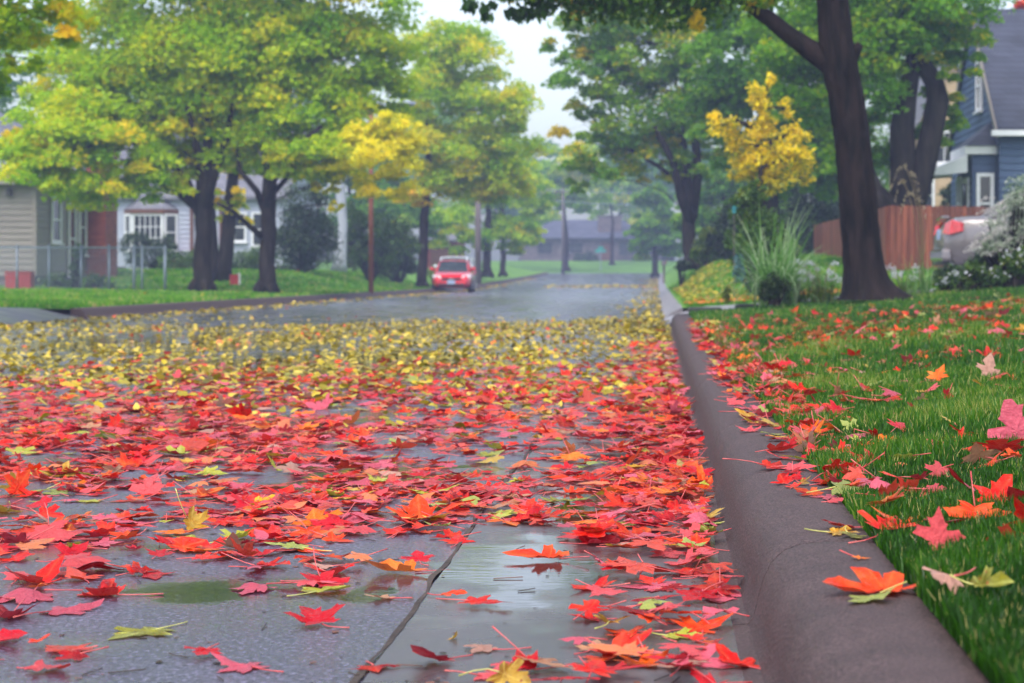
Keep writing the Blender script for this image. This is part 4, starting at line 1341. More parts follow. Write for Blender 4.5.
hero_maple()


def simple_tree(label, u, v_base, Y, w_px, lobes_px, n, size, mat, group, v_fork, lean=0, forks=(), bark=None, n_limb_v=None, dz=None, name='street_tree', **kw):
    """Tree described in picture units at its own distance Y: each lobe is (u, v, half-width, half-height, depth offset in m, extra tint)."""
    s = FPX / Y
    bx = px(u, Y)
    bz = dz if dz is not None else pz(v_base, Y) - 0.05
    lob = []
    for l in lobes_px:
        du = l[4] if len(l) > 4 else 0
        ex = l[5] if len(l) > 5 else 0
        lob.append((px(l[0], Y), Y + du, pz(l[1], Y), l[2] / s, (l[2] + l[3]) / 2 / s * 0.9, l[3] / s, ex))
    r0 = w_px / s / 2
    path = [(bx, Y, bz)]
    k = 6
    for i in range(1, k + 1):
        t = i / k
        path.append((px(u + lean * t, Y) + random.uniform(-1, 1) * r0 * 0.18, Y + random.uniform(-1, 1) * r0 * 0.2, bz + (pz(v_fork, Y) - bz) * t))
    top = n_limb_v if n_limb_v is not None else v_fork - 120
    for i in range(1, 5):
        t = i / 4
        path.append((px(u + lean * (1 + t * 0.6) + random.uniform(-.3, .3) * w_px, Y), Y + random.uniform(-.3, .3), pz(v_fork + (top - v_fork) * t, Y)))
    rads = [r0 * 1.18, r0 * 1.02, r0 * 0.96, r0 * 0.93, r0 * 0.92, r0 * 0.9, r0 * 0.88, r0 * 0.62, r0 * 0.45, r0 * 0.30, r0 * 0.12]
    kw['forks'] = [([(px(a, Y), Y + random.uniform(-.5, .1) * i, pz(b, Y)) for i, (a, b) in enumerate(f)], w / s / 2) for f, w in forks]
    return tree(name, label, (bx, Y, bz), path, rads, lob, n, size, mat, bark or M['bark_far'], group, **kw)


ST = 'street maples along the far kerb'
# the pair of maples on the far lawn
simple_tree('large spreading green maple in front of the tan sided house', 202, 292, 56, 19,
            [(95, 150, 66, 42, -1.2), (58, 172, 46, 28, -1.5), (135, 100, 70, 45, 0), (105, 186, 58, 22, -1), (150, 182, 46, 24, -.6), (75, 125, 60, 34, -.8), (35, 150, 30, 26, -1.2), (180, 150, 44, 34, -.4), (215, 120, 75, 55, .8), (205, 60, 90, 55, 0), (110, 40, 80, 50, .5), (60, 95, 55, 45, 1.0), (250, 30, 80, 50, .5), (170, 165, 50, 26, .5), (180, -60, 120, 70, 0)],
            60000, 0.19, M['lf_maple'], ST, 205, lean=2, n_limb_v=60, forks=[([(201, 218), (186, 178), (165, 155), (140, 140)], 11), ([(203, 214), (218, 168), (228, 140), (236, 105)], 12), ([(200, 212), (176, 190), (150, 172), (120, 160)], 8), ([(202, 205), (201, 160), (195, 110)], 12), ([(204, 205), (212, 150), (205, 100)], 8)], base=0.62, spread=0.17, n_pads=36, flat=0.45, ps=0.34, grad=0.07, sub=7)
simple_tree('maple with low golden boughs next to the reddish lamp pole', 266, 292, 56, 17,
            [(300, 100, 75, 50, 0), (350, 60, 62, 50, .5), (285, 40, 80, 50, 0), (345, 5, 70, 50, 0), (310, 150, 62, 28, -.5), (375, 95, 40, 35, .5), (300, -70, 100, 60, 0), (250, 150, 40, 30, .5, .05)],
            42000, 0.19, M['lf_maple'], ST, 205, lean=4, n_limb_v=60, forks=[([(266, 240), (252, 226), (240, 212), (228, 205)], 7), ([(266, 216), (258, 192), (246, 172), (236, 150)], 8), ([(267, 212), (271, 188), (284, 168), (300, 150), (330, 130)], 9), ([(266, 205), (268, 160), (275, 110)], 10), ([(268, 200), (300, 165), (345, 150), (390, 160)], 6)], base=0.57, spread=0.17, n_pads=30, flat=0.45, ps=0.34, grad=0.07, sub=7,
            extra_crowns=[([(px(a, 56), 56 + d, pz(b, 56), c * 56 / FPX, c * 56 / FPX * .8, e * 56 / FPX) for a, b, c, e, d in
               [(378, 150, 44, 32, -1.2), (402, 135, 32, 26, -1.0), (350, 168, 30, 18, -0.8), (388, 184, 38, 13, -.8), (298, 160, 24, 11, -.6), (326, 186, 20, 9, -.4), (283, 150, 16, 9, -.6), (338, 207, 9, 6, -.4)]],
              11000, 0.15, M['lf_gold'], dict(base=0.40, spread=0.3, n_pads=14, flat=0.4))])


def twin_tree():
    Y = 66
    s = FPX / Y
    bx, bz = px(219, Y), pz(287, Y) - 0.05
    root = empty('twin_trunk_tree', (bx, Y, bz))
    tag(root, 'twin trunked tree with yellowing leaves just behind the large spreading maple', 'tree', ST)
    mb = MB()
    for du, w in ((-7, 6), (9, 7.5)):
        pth = [Vector((px(219 + du * k, Y) - bx, random.uniform(-.1, .1), pz(287 - dz_, Y) - bz)) for k, dz_ in ((0.5, 0), (0.7, 20), (0.95, 50), (1.3, 90), (2.0, 140), (3.2, 200))]
        mb.tube(pth, [w / s * q for q in (1.2, 1.0, .95, .85, .6, .2)], 10)
    mb.build('trunk', M['bark_far'], root, smooth=True)
    lob = [(px(a, Y) - bx, d, pz(b, Y) - bz, c / s, c / s * .8, e / s, ex) for a, b, c, e, d, ex in
           [(228, 190, 22, 20, 0, .22), (235, 212, 20, 13, 0, .3), (205, 215, 9, 6, 0, .3), (215, 150, 40, 30, 0, .1), (220, 90, 60, 40, 0, 0), (240, 30, 60, 40, 0, 0)]]
    crown('crown', lob, 9000, 0.18, M['lf_maple'], root, base=0.58, spread=0.22, n_pads=16)


twin_tree()
# the tree whose boughs hang in from beyond the frame
simple_tree('near tree whose yellow green boughs hang over the far driveway', -215, 330, 28, 30,
            [(-60, 10, 90, 60, 0), (10, 20, 48, 34, .4, .05), (55, 22, 38, 26, .2, .22), (20, 55, 24, 22, 0, -.05), (-20, 70, 36, 30, .2), (-140, -60, 140, 90, 0), (0, -50, 110, 50, 0)],
            11000, 0.13, M['lf_maple'], ST, 120, lean=10, n_limb_v=-40, base=0.55, spread=0.18, n_pads=20, flat=0.5, shape=LEAF6, dz=0.15)
# beside the parked red car
simple_tree('tall pale green maple with yellow patches standing beside the parked red car', 422, 288, 86, 10,
            [(455, 60, 48, 36, 0), (425, 95, 36, 40, 0), (485, 100, 48, 38, 0), (440, 150, 46, 34, -.5, .12), (505, 150, 36, 30, 0), (470, 175, 50, 26, 0), (425, 190, 26, 20, -.5, .2), (440, 45, 40, 26, 0), (515, 110, 26, 22, 0), (500, 185, 34, 18, .6, .1)],
            34000, 0.22, M['lf_maple'], ST, 205, lean=3, n_limb_v=50, base=0.60, spread=0.17, n_pads=26, flat=0.48, sub=6, ps=0.36)
simple_tree('smaller yellow green tree behind the red car and the grey utility pole', 487, 276, 118, 9,
            [(470, 215, 40, 28, 0), (510, 205, 36, 30, 0), (500, 235, 36, 20, 0), (455, 240, 30, 16, 0, .1), (525, 235, 22, 20, 0), (495, 180, 40, 26, 0, .15)],
            12000, 0.26, M['lf_maple'], ST, 245, base=0.48, spread=0.2, n_pads=20, flat=0.45)
simple_tree('slim hazy tree next in line beyond the grey utility pole', 503, 275, 132, 6,
            [(520, 225, 26, 26, 0), (535, 195, 22, 26, 0), (515, 180, 28, 26, 0)], 6000, 0.3, M['lf_maple'], ST, 245, base=0.42, spread=0.2, n_pads=18)
# right-hand trees
RT = 'trees along the near side of the street'
simple_tree('tall maple on the leaf covered bank beyond the driveway', 692, 267, 70, 15,
            [(600, 150, 42, 32, -.8), (590, 70, 44, 34, -.5), (625, 75, 50, 36, -.2), (640, 110, 60, 46, 0), (690, 90, 70, 60, 0), (640, 45, 70, 42, 0), (720, 40, 70, 50, 0), (590, 175, 30, 18, -.5), (650, 165, 46, 24, 0, .08), (700, 160, 40, 26, 0), (600, 15, 60, 30, 0), (575, 40, 36, 22, 0), (700, -60, 130, 60, 0), (585, 125, 34, 24, -.4), (610, 35, 50, 30, 0)],
            42000, 0.19, M['lf_cool'], RT, 212, lean=-4, n_limb_v=60, forks=[([(691, 222), (681, 198), (674, 165), (655, 130)], 12), ([(692, 218), (698, 175), (694, 120), (690, 80)], 12), ([(676, 180), (660, 168), (630, 150)], 6)], base=0.64, spread=0.22, n_pads=26, flat=0.42, sub=7)


def big_twin():
    """Heavy old tree behind the wooden fence: two leaning stems and a low side limb."""
    Y = 48.0
    s = FPX / Y
    b0 = Vector((px(904, Y), Y, float(zright(px(904, Y), Y))))
    root = empty('old_tree', b0)
    tag(root, 'heavy old tree with two leaning stems behind the wooden fence', 'tree', RT)
    P = lambda u, v, d=0: Vector((px(u, Y), Y + d, pz(v, Y))) - b0
    mb = MB()
    mb.tube([P(904, 272), P(904, 240), P(906, 215), P(908, 200)], [22 / s, 18 / s, 17 / s, 15 / s], 14)
    mb.tube([P(905, 215), P(903, 170), P(902, 130), P(907, 95), P(914, 60), P(910, 10)], [15 / s, 13 / s, 12.5 / s, 10 / s, 8 / s, 3 / s], 12)
    mb.tube([P(908, 212), P(918, 190), P(930, 140), P(938, 100), P(934, 82), P(918, 55), P(908, 25), P(900, -20)], [14 / s, 13 / s, 12 / s, 12 / s, 10 / s, 8 / s, 6.5 / s, 3 / s], 12)
    mb.tube([P(906, 212), P(885, 205), P(872, 190), P(862, 165), P(850, 130), P(845, 80)], [14 / s, 13 / s, 11 / s, 10 / s, 7 / s, 3 / s], 12)
    mb.build('trunk', M['bark_far'], root, smooth=True)
    lob = [(*P(a, b, d), c / s, c / s * .8, e / s, ex) for a, b, c, e, d, ex in
           [(880, 60, 60, 50, -.5, 0), (940, 30, 50, 40, -.3, .05), (830, 70, 60, 60, .6, 0), (890, 130, 40, 44, .9, 0), (850, 150, 40, 36, .6, 0), (945, 110, 22, 50, .8, .02), (800, 30, 70, 50, .5, 0), (900, -30, 110, 50, 0, 0), (905, 20, 70, 30, -.8, .03), (950, 60, 30, 26, -.4, 0), (870, 195, 16, 26, 1.2, .4)]]
    crown('crown', lob, 30000, 0.17, M['lf_cool'], root, base=0.52, spread=0.22, n_pads=26, flat=0.5, droop=1.0)


big_twin()
simple_tree('small bright yellow tree in front of the dark evergreens', 762, 262, 44, 8,
            [(775, 150, 26, 16, 0), (750, 160, 20, 12, 0), (800, 160, 16, 12, .2), (761, 126, 12, 14, 0), (757, 98, 8, 15, 0), (724, 126, 13, 9, -.3), (736, 143, 11, 9, -.2), (795, 134, 10, 10, .1), (776, 178, 22, 8, 0), (714, 119, 6, 6, -.3), (806, 178, 8, 6, .2), (744, 176, 12, 6, 0), (786, 108, 6, 9, .1), (770, 82, 5, 8, .1), (760, 190, 10, 5, 0)],
            4300, 0.12, M['lf_lemon'], RT, 190, base=0.45, spread=0.45, n_pads=14, flat=0.8, ps=0.62, sub=6, limb_r=.05, dz=float(zright(2.3, 44)), n_limb_v=110)
for (lab, u, Y, vb, lobs, n, mt) in [
    ('dense dark green tree rising above the bright yellow tree', 770, 62, 262, [(740, 60, 70, 60, 0), (800, 90, 60, 60, 0), (770, 150, 60, 45, 0), (760, 0, 90, 50, 0), (820, 160, 40, 40, 0), (725, 120, 40, 40, 0)], 20000, 'lf_cool'),
    ('broad green tree behind the brown timbered house and old tree', 940, 92, 255, [(900, 90, 70, 60, 0), (960, 60, 60, 50, 0), (860, 120, 60, 60, 0), (830, 60, 60, 60, 0), (930, 0, 100, 50, 0)], 16000, 'lf_cool')]:
    simple_tree(lab, u, vb, Y, 18, lobs, n, 0.24, M[mt], RT, 200, base=0.42, spread=0.2, n_pads=22, n_limb_v=60)
simple_tree('tree with fiery red leaves showing above the blue house roof', 1035, 250, 66, 14, [(1040, -6, 24, 24, 0), (1060, 30, 30, 24, 0), (1020, 8, 8, 9, -.3)], 2600, 0.2, M['lf_red'], RT, 120, base=0.5, spread=0.3, n_pads=12, n_limb_v=10)

# hazy trees closing the view, each with its own crown
FT = 'hazy trees at the end of the street'
far = [
    ('hazy tree with pale trunk beside the far utility pole', 566, 188, 268, 6, [(560, 200, 28, 22, 0), (585, 185, 30, 26, 0, .1), (545, 180, 26, 26, 0), (575, 160, 28, 20, 0, .12)], 'lf_maple', .5),
    ('hazy rounded tree rising behind the chimney of the far house', 620, 235, 254, 8, [(620, 190, 36, 26, 0, .1), (600, 165, 34, 24, 0, .05), (645, 175, 30, 26, 0, .1), (625, 215, 40, 14, 0)], 'lf_maple', .6),
    ('hazy weeping tree at the edge of the far lawn near the mailbox', 655, 150, 268, 6, [(655, 225, 24, 26, 0), (640, 240, 18, 22, 0), (668, 235, 20, 26, 0), (655, 195, 22, 18, 0)], 'lf_cool', .4),
    ('tall bluish tree looming behind the hazy weeping tree', 668, 210, 256, 8, [(665, 150, 40, 34, 0), (690, 175, 36, 34, 0), (650, 190, 30, 26, 0), (690, 130, 40, 30, 0)], 'lf_cool', .6),
    ('broad hazy tree behind the left end of the far house', 525, 240, 254, 8, [(525, 190, 44, 30, 0), (500, 160, 44, 32, 0), (550, 165, 32, 26, 0), (530, 225, 40, 20, 0)], 'lf_cool', .65),
    ('tall hazy tree above the dark red brick building', 425, 190, 262, 9, [(420, 110, 60, 50, 0), (450, 170, 50, 40, 0), (400, 180, 50, 40, 0), (480, 150, 50, 40, 0)], 'lf_maple', .55),
    ('dark hazy tree behind the pale barked trunk and conifer', 350, 125, 265, 12, [(350, 160, 60, 50, 0), (310, 130, 60, 60, 0), (390, 190, 44, 40, 0), (345, 215, 60, 26, 0)], 'lf_cool', .4),
    ('deep green tree rising behind the white house roof', 215, 120, 262, 14, [(200, 120, 90, 60, 0), (130, 130, 70, 60, 0), (270, 130, 60, 60, 0), (200, 60, 100, 50, 0)], 'lf_cool', .42),
    ('green tree behind the roof of the tan sided house', 90, 105, 262, 14, [(60, 100, 70, 60, 0), (120, 150, 50, 60, 0), (20, 60, 70, 60, 0), (130, 60, 60, 60, 0)], 'lf_cool', .36),
    ('deep green tree filling the gap behind the cedar fence corner', 835, 84, 258, 10, [(830, 170, 50, 34, 0), (800, 205, 40, 30, 0), (855, 215, 46, 28, 0), (820, 130, 44, 34, 0), (880, 180, 40, 36, 0)], 'lf_cool', .3),
    ('low green tree filling the gap behind the street lamp pole', 405, 118, 265, 8, [(405, 225, 34, 26, 0), (380, 205, 30, 26, 0), (425, 215, 24, 24, 0), (395, 245, 34, 16, 0)], 'lf_cool', .34),
    ('hazy bluish tree behind the leaf covered bank', 725, 105, 258, 10, [(720, 200, 40, 34, 0), (745, 170, 40, 40, 0), (700, 225, 26, 22, 0), (735, 235, 36, 20, 0)], 'lf_cool', .34),
    ('dull green hazy tree beyond the tall maple on the bank', 612, 200, 262, 4, [(605, 140, 20, 22, 0), (630, 150, 30, 26, 0), (610, 170, 34, 18, 0)], 'lf_cool', .42)]
for (lab, u, Y, vb, w, lobs, mt, sz) in far:
    zb = (float(zroad(min(Y, 180))) + (1.35 * float(sst(183, 214, Y)))) if abs(px(u, Y)) < 60 else 0.8
    simple_tree(lab, u, vb, Y, w, lobs, 7500, sz, M[mt], FT, 235 if u > 480 else 220, dz=zb + 0.1, base=0.46, spread=0.2, n_pads=20, flat=0.5, sub=3, name='background_tree', n_limb_v=185)

# ------------------------------------------------------------------ shrubs and plants
def pbush(label, Y, lobes_px, n, size, mat, cat='shrub', group=None, name='shrub', zb=None, **kw):
    s = FPX / Y
    lob = [(px(l[0], Y), Y + (l[4] if len(l) > 4 else 0), pz(l[1], Y), l[2] / s, l[2] / s * .9, l[3] / s, l[5] if len(l) > 5 else 0) for l in lobes_px]
    u = sum(l[0] for l in lobes_px) / len(lobes_px)
    X = px(u, Y)
    z = zb if zb is not None else (float(zright(X, Y)) if X > 0 else float(zleft(X, Y)))
    return bush(name, label, (X, Y, z), lob, n, size, mat, cat, group, **kw)


pbush('dark conical arborvitae in front of the white house end wall', 76, [(304, 250, 33, 20), (303, 225, 30, 26), (305, 200, 22, 20), (318, 240, 22, 26), (288, 245, 20, 22)], 9000, 0.13, M['lf_dark'], 'conifer', name='conifer', base=0.55, spread=0.3, droop=1.0)
pbush('loose green shrub between the pale barked trunk and street lamp pole', 82, [(358, 245, 22, 24), (380, 255, 20, 18), (350, 220, 16, 18), (395, 240, 20, 26), (372, 230, 22, 20)], 6500, 0.15, M['lf_bush'], base=0.34, spread=0.2)
pbush('dark rounded shrub nearest the red car behind the street lamp pole', 88, [(400, 250, 22, 24), (385, 265, 18, 10), (412, 265, 12, 10)], 3500, 0.15, M['lf_dark'], base=0.6, spread=0.25)
pbush('low yellow green hedge plant behind the red car', 100, [(434, 272, 14, 7), (450, 273, 14, 6)], 1500, 0.15, M['lf_bush'], base=0.7, spread=0.2)
pbush('dark spreading shrub under the bay window', 80, [(150, 258, 24, 18), (135, 245, 16, 14), (165, 250, 14, 16), (175, 262, 12, 12)], 4500, 0.13, M['lf_dark'], base=0.7, spread=0.25)
pbush('slender climbing shrub growing against the chain link fence', 56.4, [(79, 252, 7, 11), (76, 270, 7, 16), (73, 283, 6, 9)], 900, 0.10, M['lf_bush'], base=0.35, spread=0.2, zb=0.3)
pbush('low weeds between the fence and tan house wall', 59, [(55, 280, 14, 8), (95, 280, 12, 7), (105, 285, 10, 5)], 900, 0.10, M['lf_bush'], base=0.3, spread=0.2, zb=0.3)


def hedge():
    Y = 78
    root = empty('clipped_hedge', (px(212, Y), Y, 0.8))
    tag(root, 'clipped green hedge along the front of the white house', 'hedge')
    lob = [(px(u, Y) - px(212, Y), 0, pz(261, Y) - 0.8, .75, .7, .50) for u in range(178, 284, 12)]
    crown('foliage', lob, 6500, 0.11, M['lf_bush'], root, base=0.38, spread=0.15, n_pads=18, flat=1.0, ps=0.35)
    mb = MB()
    for u in range(180, 284, 6):
        x = px(u, Y) - px(212, Y)
        mb.tube([(x, 0, -0.05), (x + .05, 0, 0.5)], [0.03, 0.015], 5)
    mb.build('stem', M['bark_far'], root)


hedge()
EV = 'dark evergreens behind the flower bed'
pbush('tall dark evergreen directly behind the yellow tree', 68, [(800, 215, 30, 44, 0), (820, 190, 30, 40, .5), (790, 245, 30, 22, 0), (835, 235, 26, 30, 0)], 9000, 0.15, M['lf_dark'], 'conifer', EV, 'conifer', base=0.42, spread=0.3, droop=1.0)
pbush('dark evergreen beside the turquoise birdhouse', 66, [(735, 225, 22, 30, 0), (750, 250, 26, 18, 0), (722, 245, 18, 20, 0)], 6000, 0.15, M['lf_dark'], 'conifer', EV, 'conifer', base=0.5, spread=0.3, droop=1.0)
pbush('loose light green shrub behind the tall silvery grass', 38, [(745, 205, 16, 20, 0), (760, 230, 22, 24, 0), (738, 245, 14, 18, 0, -.1), (757, 190, 10, 14), (780, 245, 20, 18, .3)], 5500, 0.10, M['lf_bush'], base=0.40, spread=0.25, droop=.6)
pbush('yellow green bush at the foot of the tall maple trunk', 66, [(703, 250, 12, 14, 0), (716, 255, 12, 12, 0, -.1), (708, 235, 8, 10, 0, .15)], 2200, 0.14, M['lf_bush'], base=0.5, spread=0.2)
pbush('small dark round bush left alone beside the tall maple trunk', 69, [(683, 265, 8, 6)], 900, 0.10, M['lf_dark'], base=0.4, spread=0.2)
pbush('small blue green conical shrub at the end of the tall silvery grass', 33.5, [(739, 272, 6, 11), (739, 260, 4, 8)], 1400, 0.05, M['lf_blue'], stem=False, base=0.5, spread=0.3, zb=0.33)
pbush('small dark rounded bush in the bed at the foot of the tall grass', 27.15, [(776, 286, 14, 14), (772, 293, 14, 9)], 2800, 0.045, M['lf_dark'], base=0.75, spread=0.3)
pbush('leafy seedling sprouting beside the edging stones', 27.9, [(726, 297, 4, 8), (728, 290, 3, 5)], 160, 0.05, M['lf_bush'], 'plant', name='seedling', stem=False, base=0.95, spread=0.2)
pbush('dark leafy shrub under the silver car bumper', 27.6, [(955, 278, 22, 12, 0), (990, 268, 26, 18, 0.2), (1015, 262, 22, 18, .3)], 5500, 0.06, M['lf_dark'], base=0.75, spread=0.35)


def grass_clump(name, label, x, y, n, length, arch, width, mat, cat='grass', spread=0.12, tint=None, group=None, dirs=None):
    root = empty(name, (x, y, float(zright(x, y))))
    tag(root, label, cat, group)
    a = RNG.uniform(0, 2 * PI, n)
    d = np.stack([np.cos(a), np.sin(a)], 1)
    rt = np.concatenate([RNG.normal(size=(n, 2)) * spread, np.zeros((n, 1))], 1)
    ln = length * RNG.uniform(0.45, 1.1, n)
    _, tips = ribbons('blade_tuft', rt, d, ln, RNG.uniform(0.15, 1.0, n) * arch, width, mat, root, 7, tint)
    return root, tips


og, _ = grass_clump('ornamental_grass', 'tall arching silvery green grass at the corner of the flower bed', px(778, 27.7), 27.7, 300, 1.55, 1.45, 0.030, M['lf_reed'], spread=0.12, tint=RNG.uniform(0.25, 1.0, 300))


def fluff(name, path, r, n, size, mat, parent):
    """A soft seed head along a short path."""
    path = np.array([tuple(p) for p in path])
    t = RNG.uniform(0, 1, n)
    k = t * (len(path) - 1); i = np.minimum(k.astype(int), len(path) - 2)
    C = path[i] + (path[i + 1] - path[i]) * (k - i)[:, None]
    C = C + RNG.normal(size=(n, 3)) * (r * np.sin(PI * np.clip(t * 0.9 + 0.08, 0, 1)) * 0.6)[:, None]
    V, F, T = leaf_cloud(C, size, RNG.uniform(0, 1, n), LEAF4, 0.0, 0.3)
    return np_mesh(name, V, F, mat, tint=T, parent=parent)


def plume_plant(label, u, Y, n_bl, length, n_pl, pl_len, group, mat=None, cat='grass', plume='plume', spread=.12):
    x = px(u, Y)
    root, _ = grass_clump('fountain_grass', label, x, Y, n_bl, length, 1.1, 0.012, mat or M['lf_bush'], cat, spread, group=group)
    for k in range(n_pl):
        a = RNG.uniform(0, 2 * PI); h = length * RNG.uniform(0.55, 1.0); o = RNG.uniform(0.1, 0.5) * length
        p0 = Vector((math.cos(a) * o, math.sin(a) * o, h))
        d = Vector((math.cos(a) * 0.8, math.sin(a) * 0.8, 0.35))
        pl = fluff('plume', [p0, p0 + d * pl_len * 0.5, p0 + d * pl_len + Vector((0, 0, -0.3 * pl_len))], 0.03, 45, 0.028, M[plume], root)
        st = MB(); st.tube(curve_path((0, 0, 0), p0, (0, 0, h * 0.3), 5), 0.004, 4)
        st.build('stalk', M['lf_straw'], pl, smooth=True)
    return root


FG = 'white plumed grasses in the flower bed'
plume_plant('white plumed grass against the tree trunk', 822, 27.6, 160, 0.55, 17, 0.16, FG, plume='white_flower')
plume_plant('sparser white plumed grass next to the tall silvery grass', 800, 27.9, 130, 0.6, 9, 0.14, FG, plume='white_flower')
plume_plant('low white plumed grass just past the trunk roots', 902, 27.4, 120, 0.42, 11, 0.14, FG, plume='white_flower')


def straw_grass():
    x, y = px(920, 27.3), 27.3
    root, _ = grass_clump('straw_grass', 'dry straw coloured grass with long drooping seed heads', x, y, 90, 0.75, 1.0, 0.012, M['lf_reed'], spread=.1)
    s = FPX / y
    for (u, v, du, dv) in [(905, 165, -14, 24), (910, 172, 10, 26), (912, 192, -12, 22), (903, 180, -8, 22), (917, 198, 8, 22)]:
        zt = pz(v, y) - root.location.z
        top = Vector((px(u, y) - x, RNG.uniform(-.1, .1), zt))
        end = top + Vector((du / s, 0, -dv / s))
        m = (top + end) / 2 + Vector((0, 0, 0.10))
        pl = fluff('plume', [top - Vector((-.02, 0, .06)), top, m, end], 0.024, 70, 0.03, M['lf_straw'], root)
        st = MB(); st.tube(curve_path((RNG.uniform(-.08, .08), 0, 0), top, (0.12, 0, zt * 0.2), 8), 0.005, 5)
        st.build('stalk', M['lf_straw'], pl, smooth=True)


straw_grass()


def flower_plant(label, u, Y, lobes, n, nfl, mat, group):
    b = pbush(label, Y, lobes, n, 0.05, M[mat], 'flowers', group, 'flowering_plant', base=0.4, spread=0.3)
    ml = MB()
    for k in range(7):
        a = k * 2 * PI / 7
        ml.add([(0, 0, 0.004), (0.022 * math.cos(a - .4), 0.022 * math.sin(a - .4), 0.01), (0.034 * math.cos(a), 0.034 * math.sin(a), 0.002), (0.022 * math.cos(a + .4), 0.022 * math.sin(a + .4), 0.01)], [(0, 1, 2, 3)])
    first = None
    for k in range(nfl):
        l = random.choice(lobes)
        ang = RNG.uniform(0, 2 * PI); q = RNG.uniform(0.3, 1.0)
        X = px(l[0] + l[2] * q * math.cos(ang), Y); Z = pz(l[1] - l[3] * abs(q * math.sin(ang)), Y)
        if first is None:
            o = ml.build('bloom', M['white_flower'], b); first = o
        else:
            o = first.copy(); COL.objects.link(o); o.parent = b
        o.location = (X - b.location.x, RNG.uniform(-.35, -.05), Z - b.location.z)
        o.rotation_euler = (R(RNG.uniform(20, 90)), 0, RNG.uniform(0, 6))
        f = RNG.uniform(0.55, 1.0); o.scale = (f, f, f)


FL = 'white flowering plants in the bed before the silver car'
flower_plant('white aster clump in front of the silver car bumper', 960, 26.9, [(955, 280, 14, 10), (975, 275, 14, 14), (940, 285, 10, 7)], 1500, 26, 'lf_bush', FL)
flower_plant('white flowering clump at the far end of the bed near the silvery shrub', 1005, 26.6, [(1010, 265, 14, 16), (1000, 278, 16, 10), (1022, 262, 14, 16)], 2000, 30, 'lf_bush', FL)


def feather_shrub():
    Y = 27.2
    b = pbush('feathery silvery shrub arching over the boot of the silver car', Y, [(1010, 225, 26, 22, 0), (1025, 195, 26, 22, 0), (1000, 240, 22, 12, -.1), (1040, 225, 34, 34, .1), (985, 245, 16, 10, -.1, .2)], 6000, 0.045, M['lf_silver'], base=0.45, spread=0.35, droop=1.4, flat=0.6)
    x0, z0 = b.location.x, b.location.z
    for k in range(44):
        u = RNG.uniform(968, 1030); v = RNG.uniform(195, 252)
        if u < 985 and v < 232: continue
        e = Vector((px(u, Y) - x0, RNG.uniform(-.3, .1), pz(v, Y) - z0))
        d = Vector((-RNG.uniform(0.12, 0.3), 0, -RNG.uniform(0.0, 0.15)))
        pl = fluff('plume', [e, e + d * 0.5 + Vector((0, 0, .03)), e + d], 0.03, 60, 0.026, M['plume'], b)


feather_shrub()

# edging stones at the kerb end
for i, (u, v, w, d, hgt, mt, lab) in enumerate([(690, 303, .50, .30, .07, 'slab_dark', 'long dark wet edging slab at the kerb end'), (735, 302, .44, .26, .06, 'slab_dark', 'dark edging slab next to the leafy seedling'),
                                                 (760, 301, .30, .22, .05, 'stone', 'short pale edging stone by the small dark bush')]):
    Y = 28.15
    X = px(u + 15, Y)
    mb = MB(); mb.box((0, 0, hgt / 2), (w, d, hgt), 0.05, 0, 0.9)
    o = mb.build('edging_stone', M[mt], loc=(X, Y, float(zright(X, Y)) + 0.012))
    bv = o.modifiers.new('worn edge', 'BEVEL'); bv.width = 0.02; bv.segments = 2
    tag(o, lab, 'stone', 'edging stones of the flower bed')
# red leaves on the flower bed are part of the litter already; birdhouse on its post
bh = empty('birdhouse', (px(734, 36), 36, float(zright(px(734, 36), 36))))
tag(bh, 'tiny turquoise birdhouse on a thin post among the shrubs', 'birdhouse')
zt = pz(211, 36) - bh.location.z
mb = MB(); mb.tube([(0, 0, 0), (0, 0, zt - 0.045)], 0.008, 8); mb.build('post', M['pole_grey'], bh)
mb = MB(); mb.box((0, 0, zt), (0.06, 0.06, 0.07)); mb.build('box', M['turquoise'], bh)
mb = MB(); mb.prism([(-0.06, -0.05, zt + 0.042), (0.06, -0.05, zt + 0.042), (0, -0.05, zt + 0.09)], (0, 0.1, 0)); mb.build('roof', M['turquoise'], bh)

# pale barked trunk
Y = 79.0
rt = empty('birch_tree', (px(340, Y), Y, 0.85))
tag(rt, 'pale barked slender tree with a flared foot beside the conifer', 'tree')
mb = MB(); s = FPX / Y
mb.tube([(px(u, Y) - px(340, Y), 0, pz(v, Y) - 0.85) for u, v in ((339, 271), (340, 262), (342, 245), (343, 225), (341, 200), (338, 175), (338, 140), (342, 100))], [9 / s, 6.5 / s, 5 / s, 4.6 / s, 5 / s, 4.2 / s, 3 / s, 1 / s], 12)
mb.build('trunk', M['birch'], rt, smooth=True)
crown('crown', [(px(a, Y) - px(340, Y), 0.5, pz(b, Y) - .85, c / s, c / s, e / s) for a, b, c, e in ((345, 130, 40, 30), (330, 90, 40, 30))], 3000, 0.2, M['lf_maple'], rt, base=0.45, spread=0.2, n_pads=14)

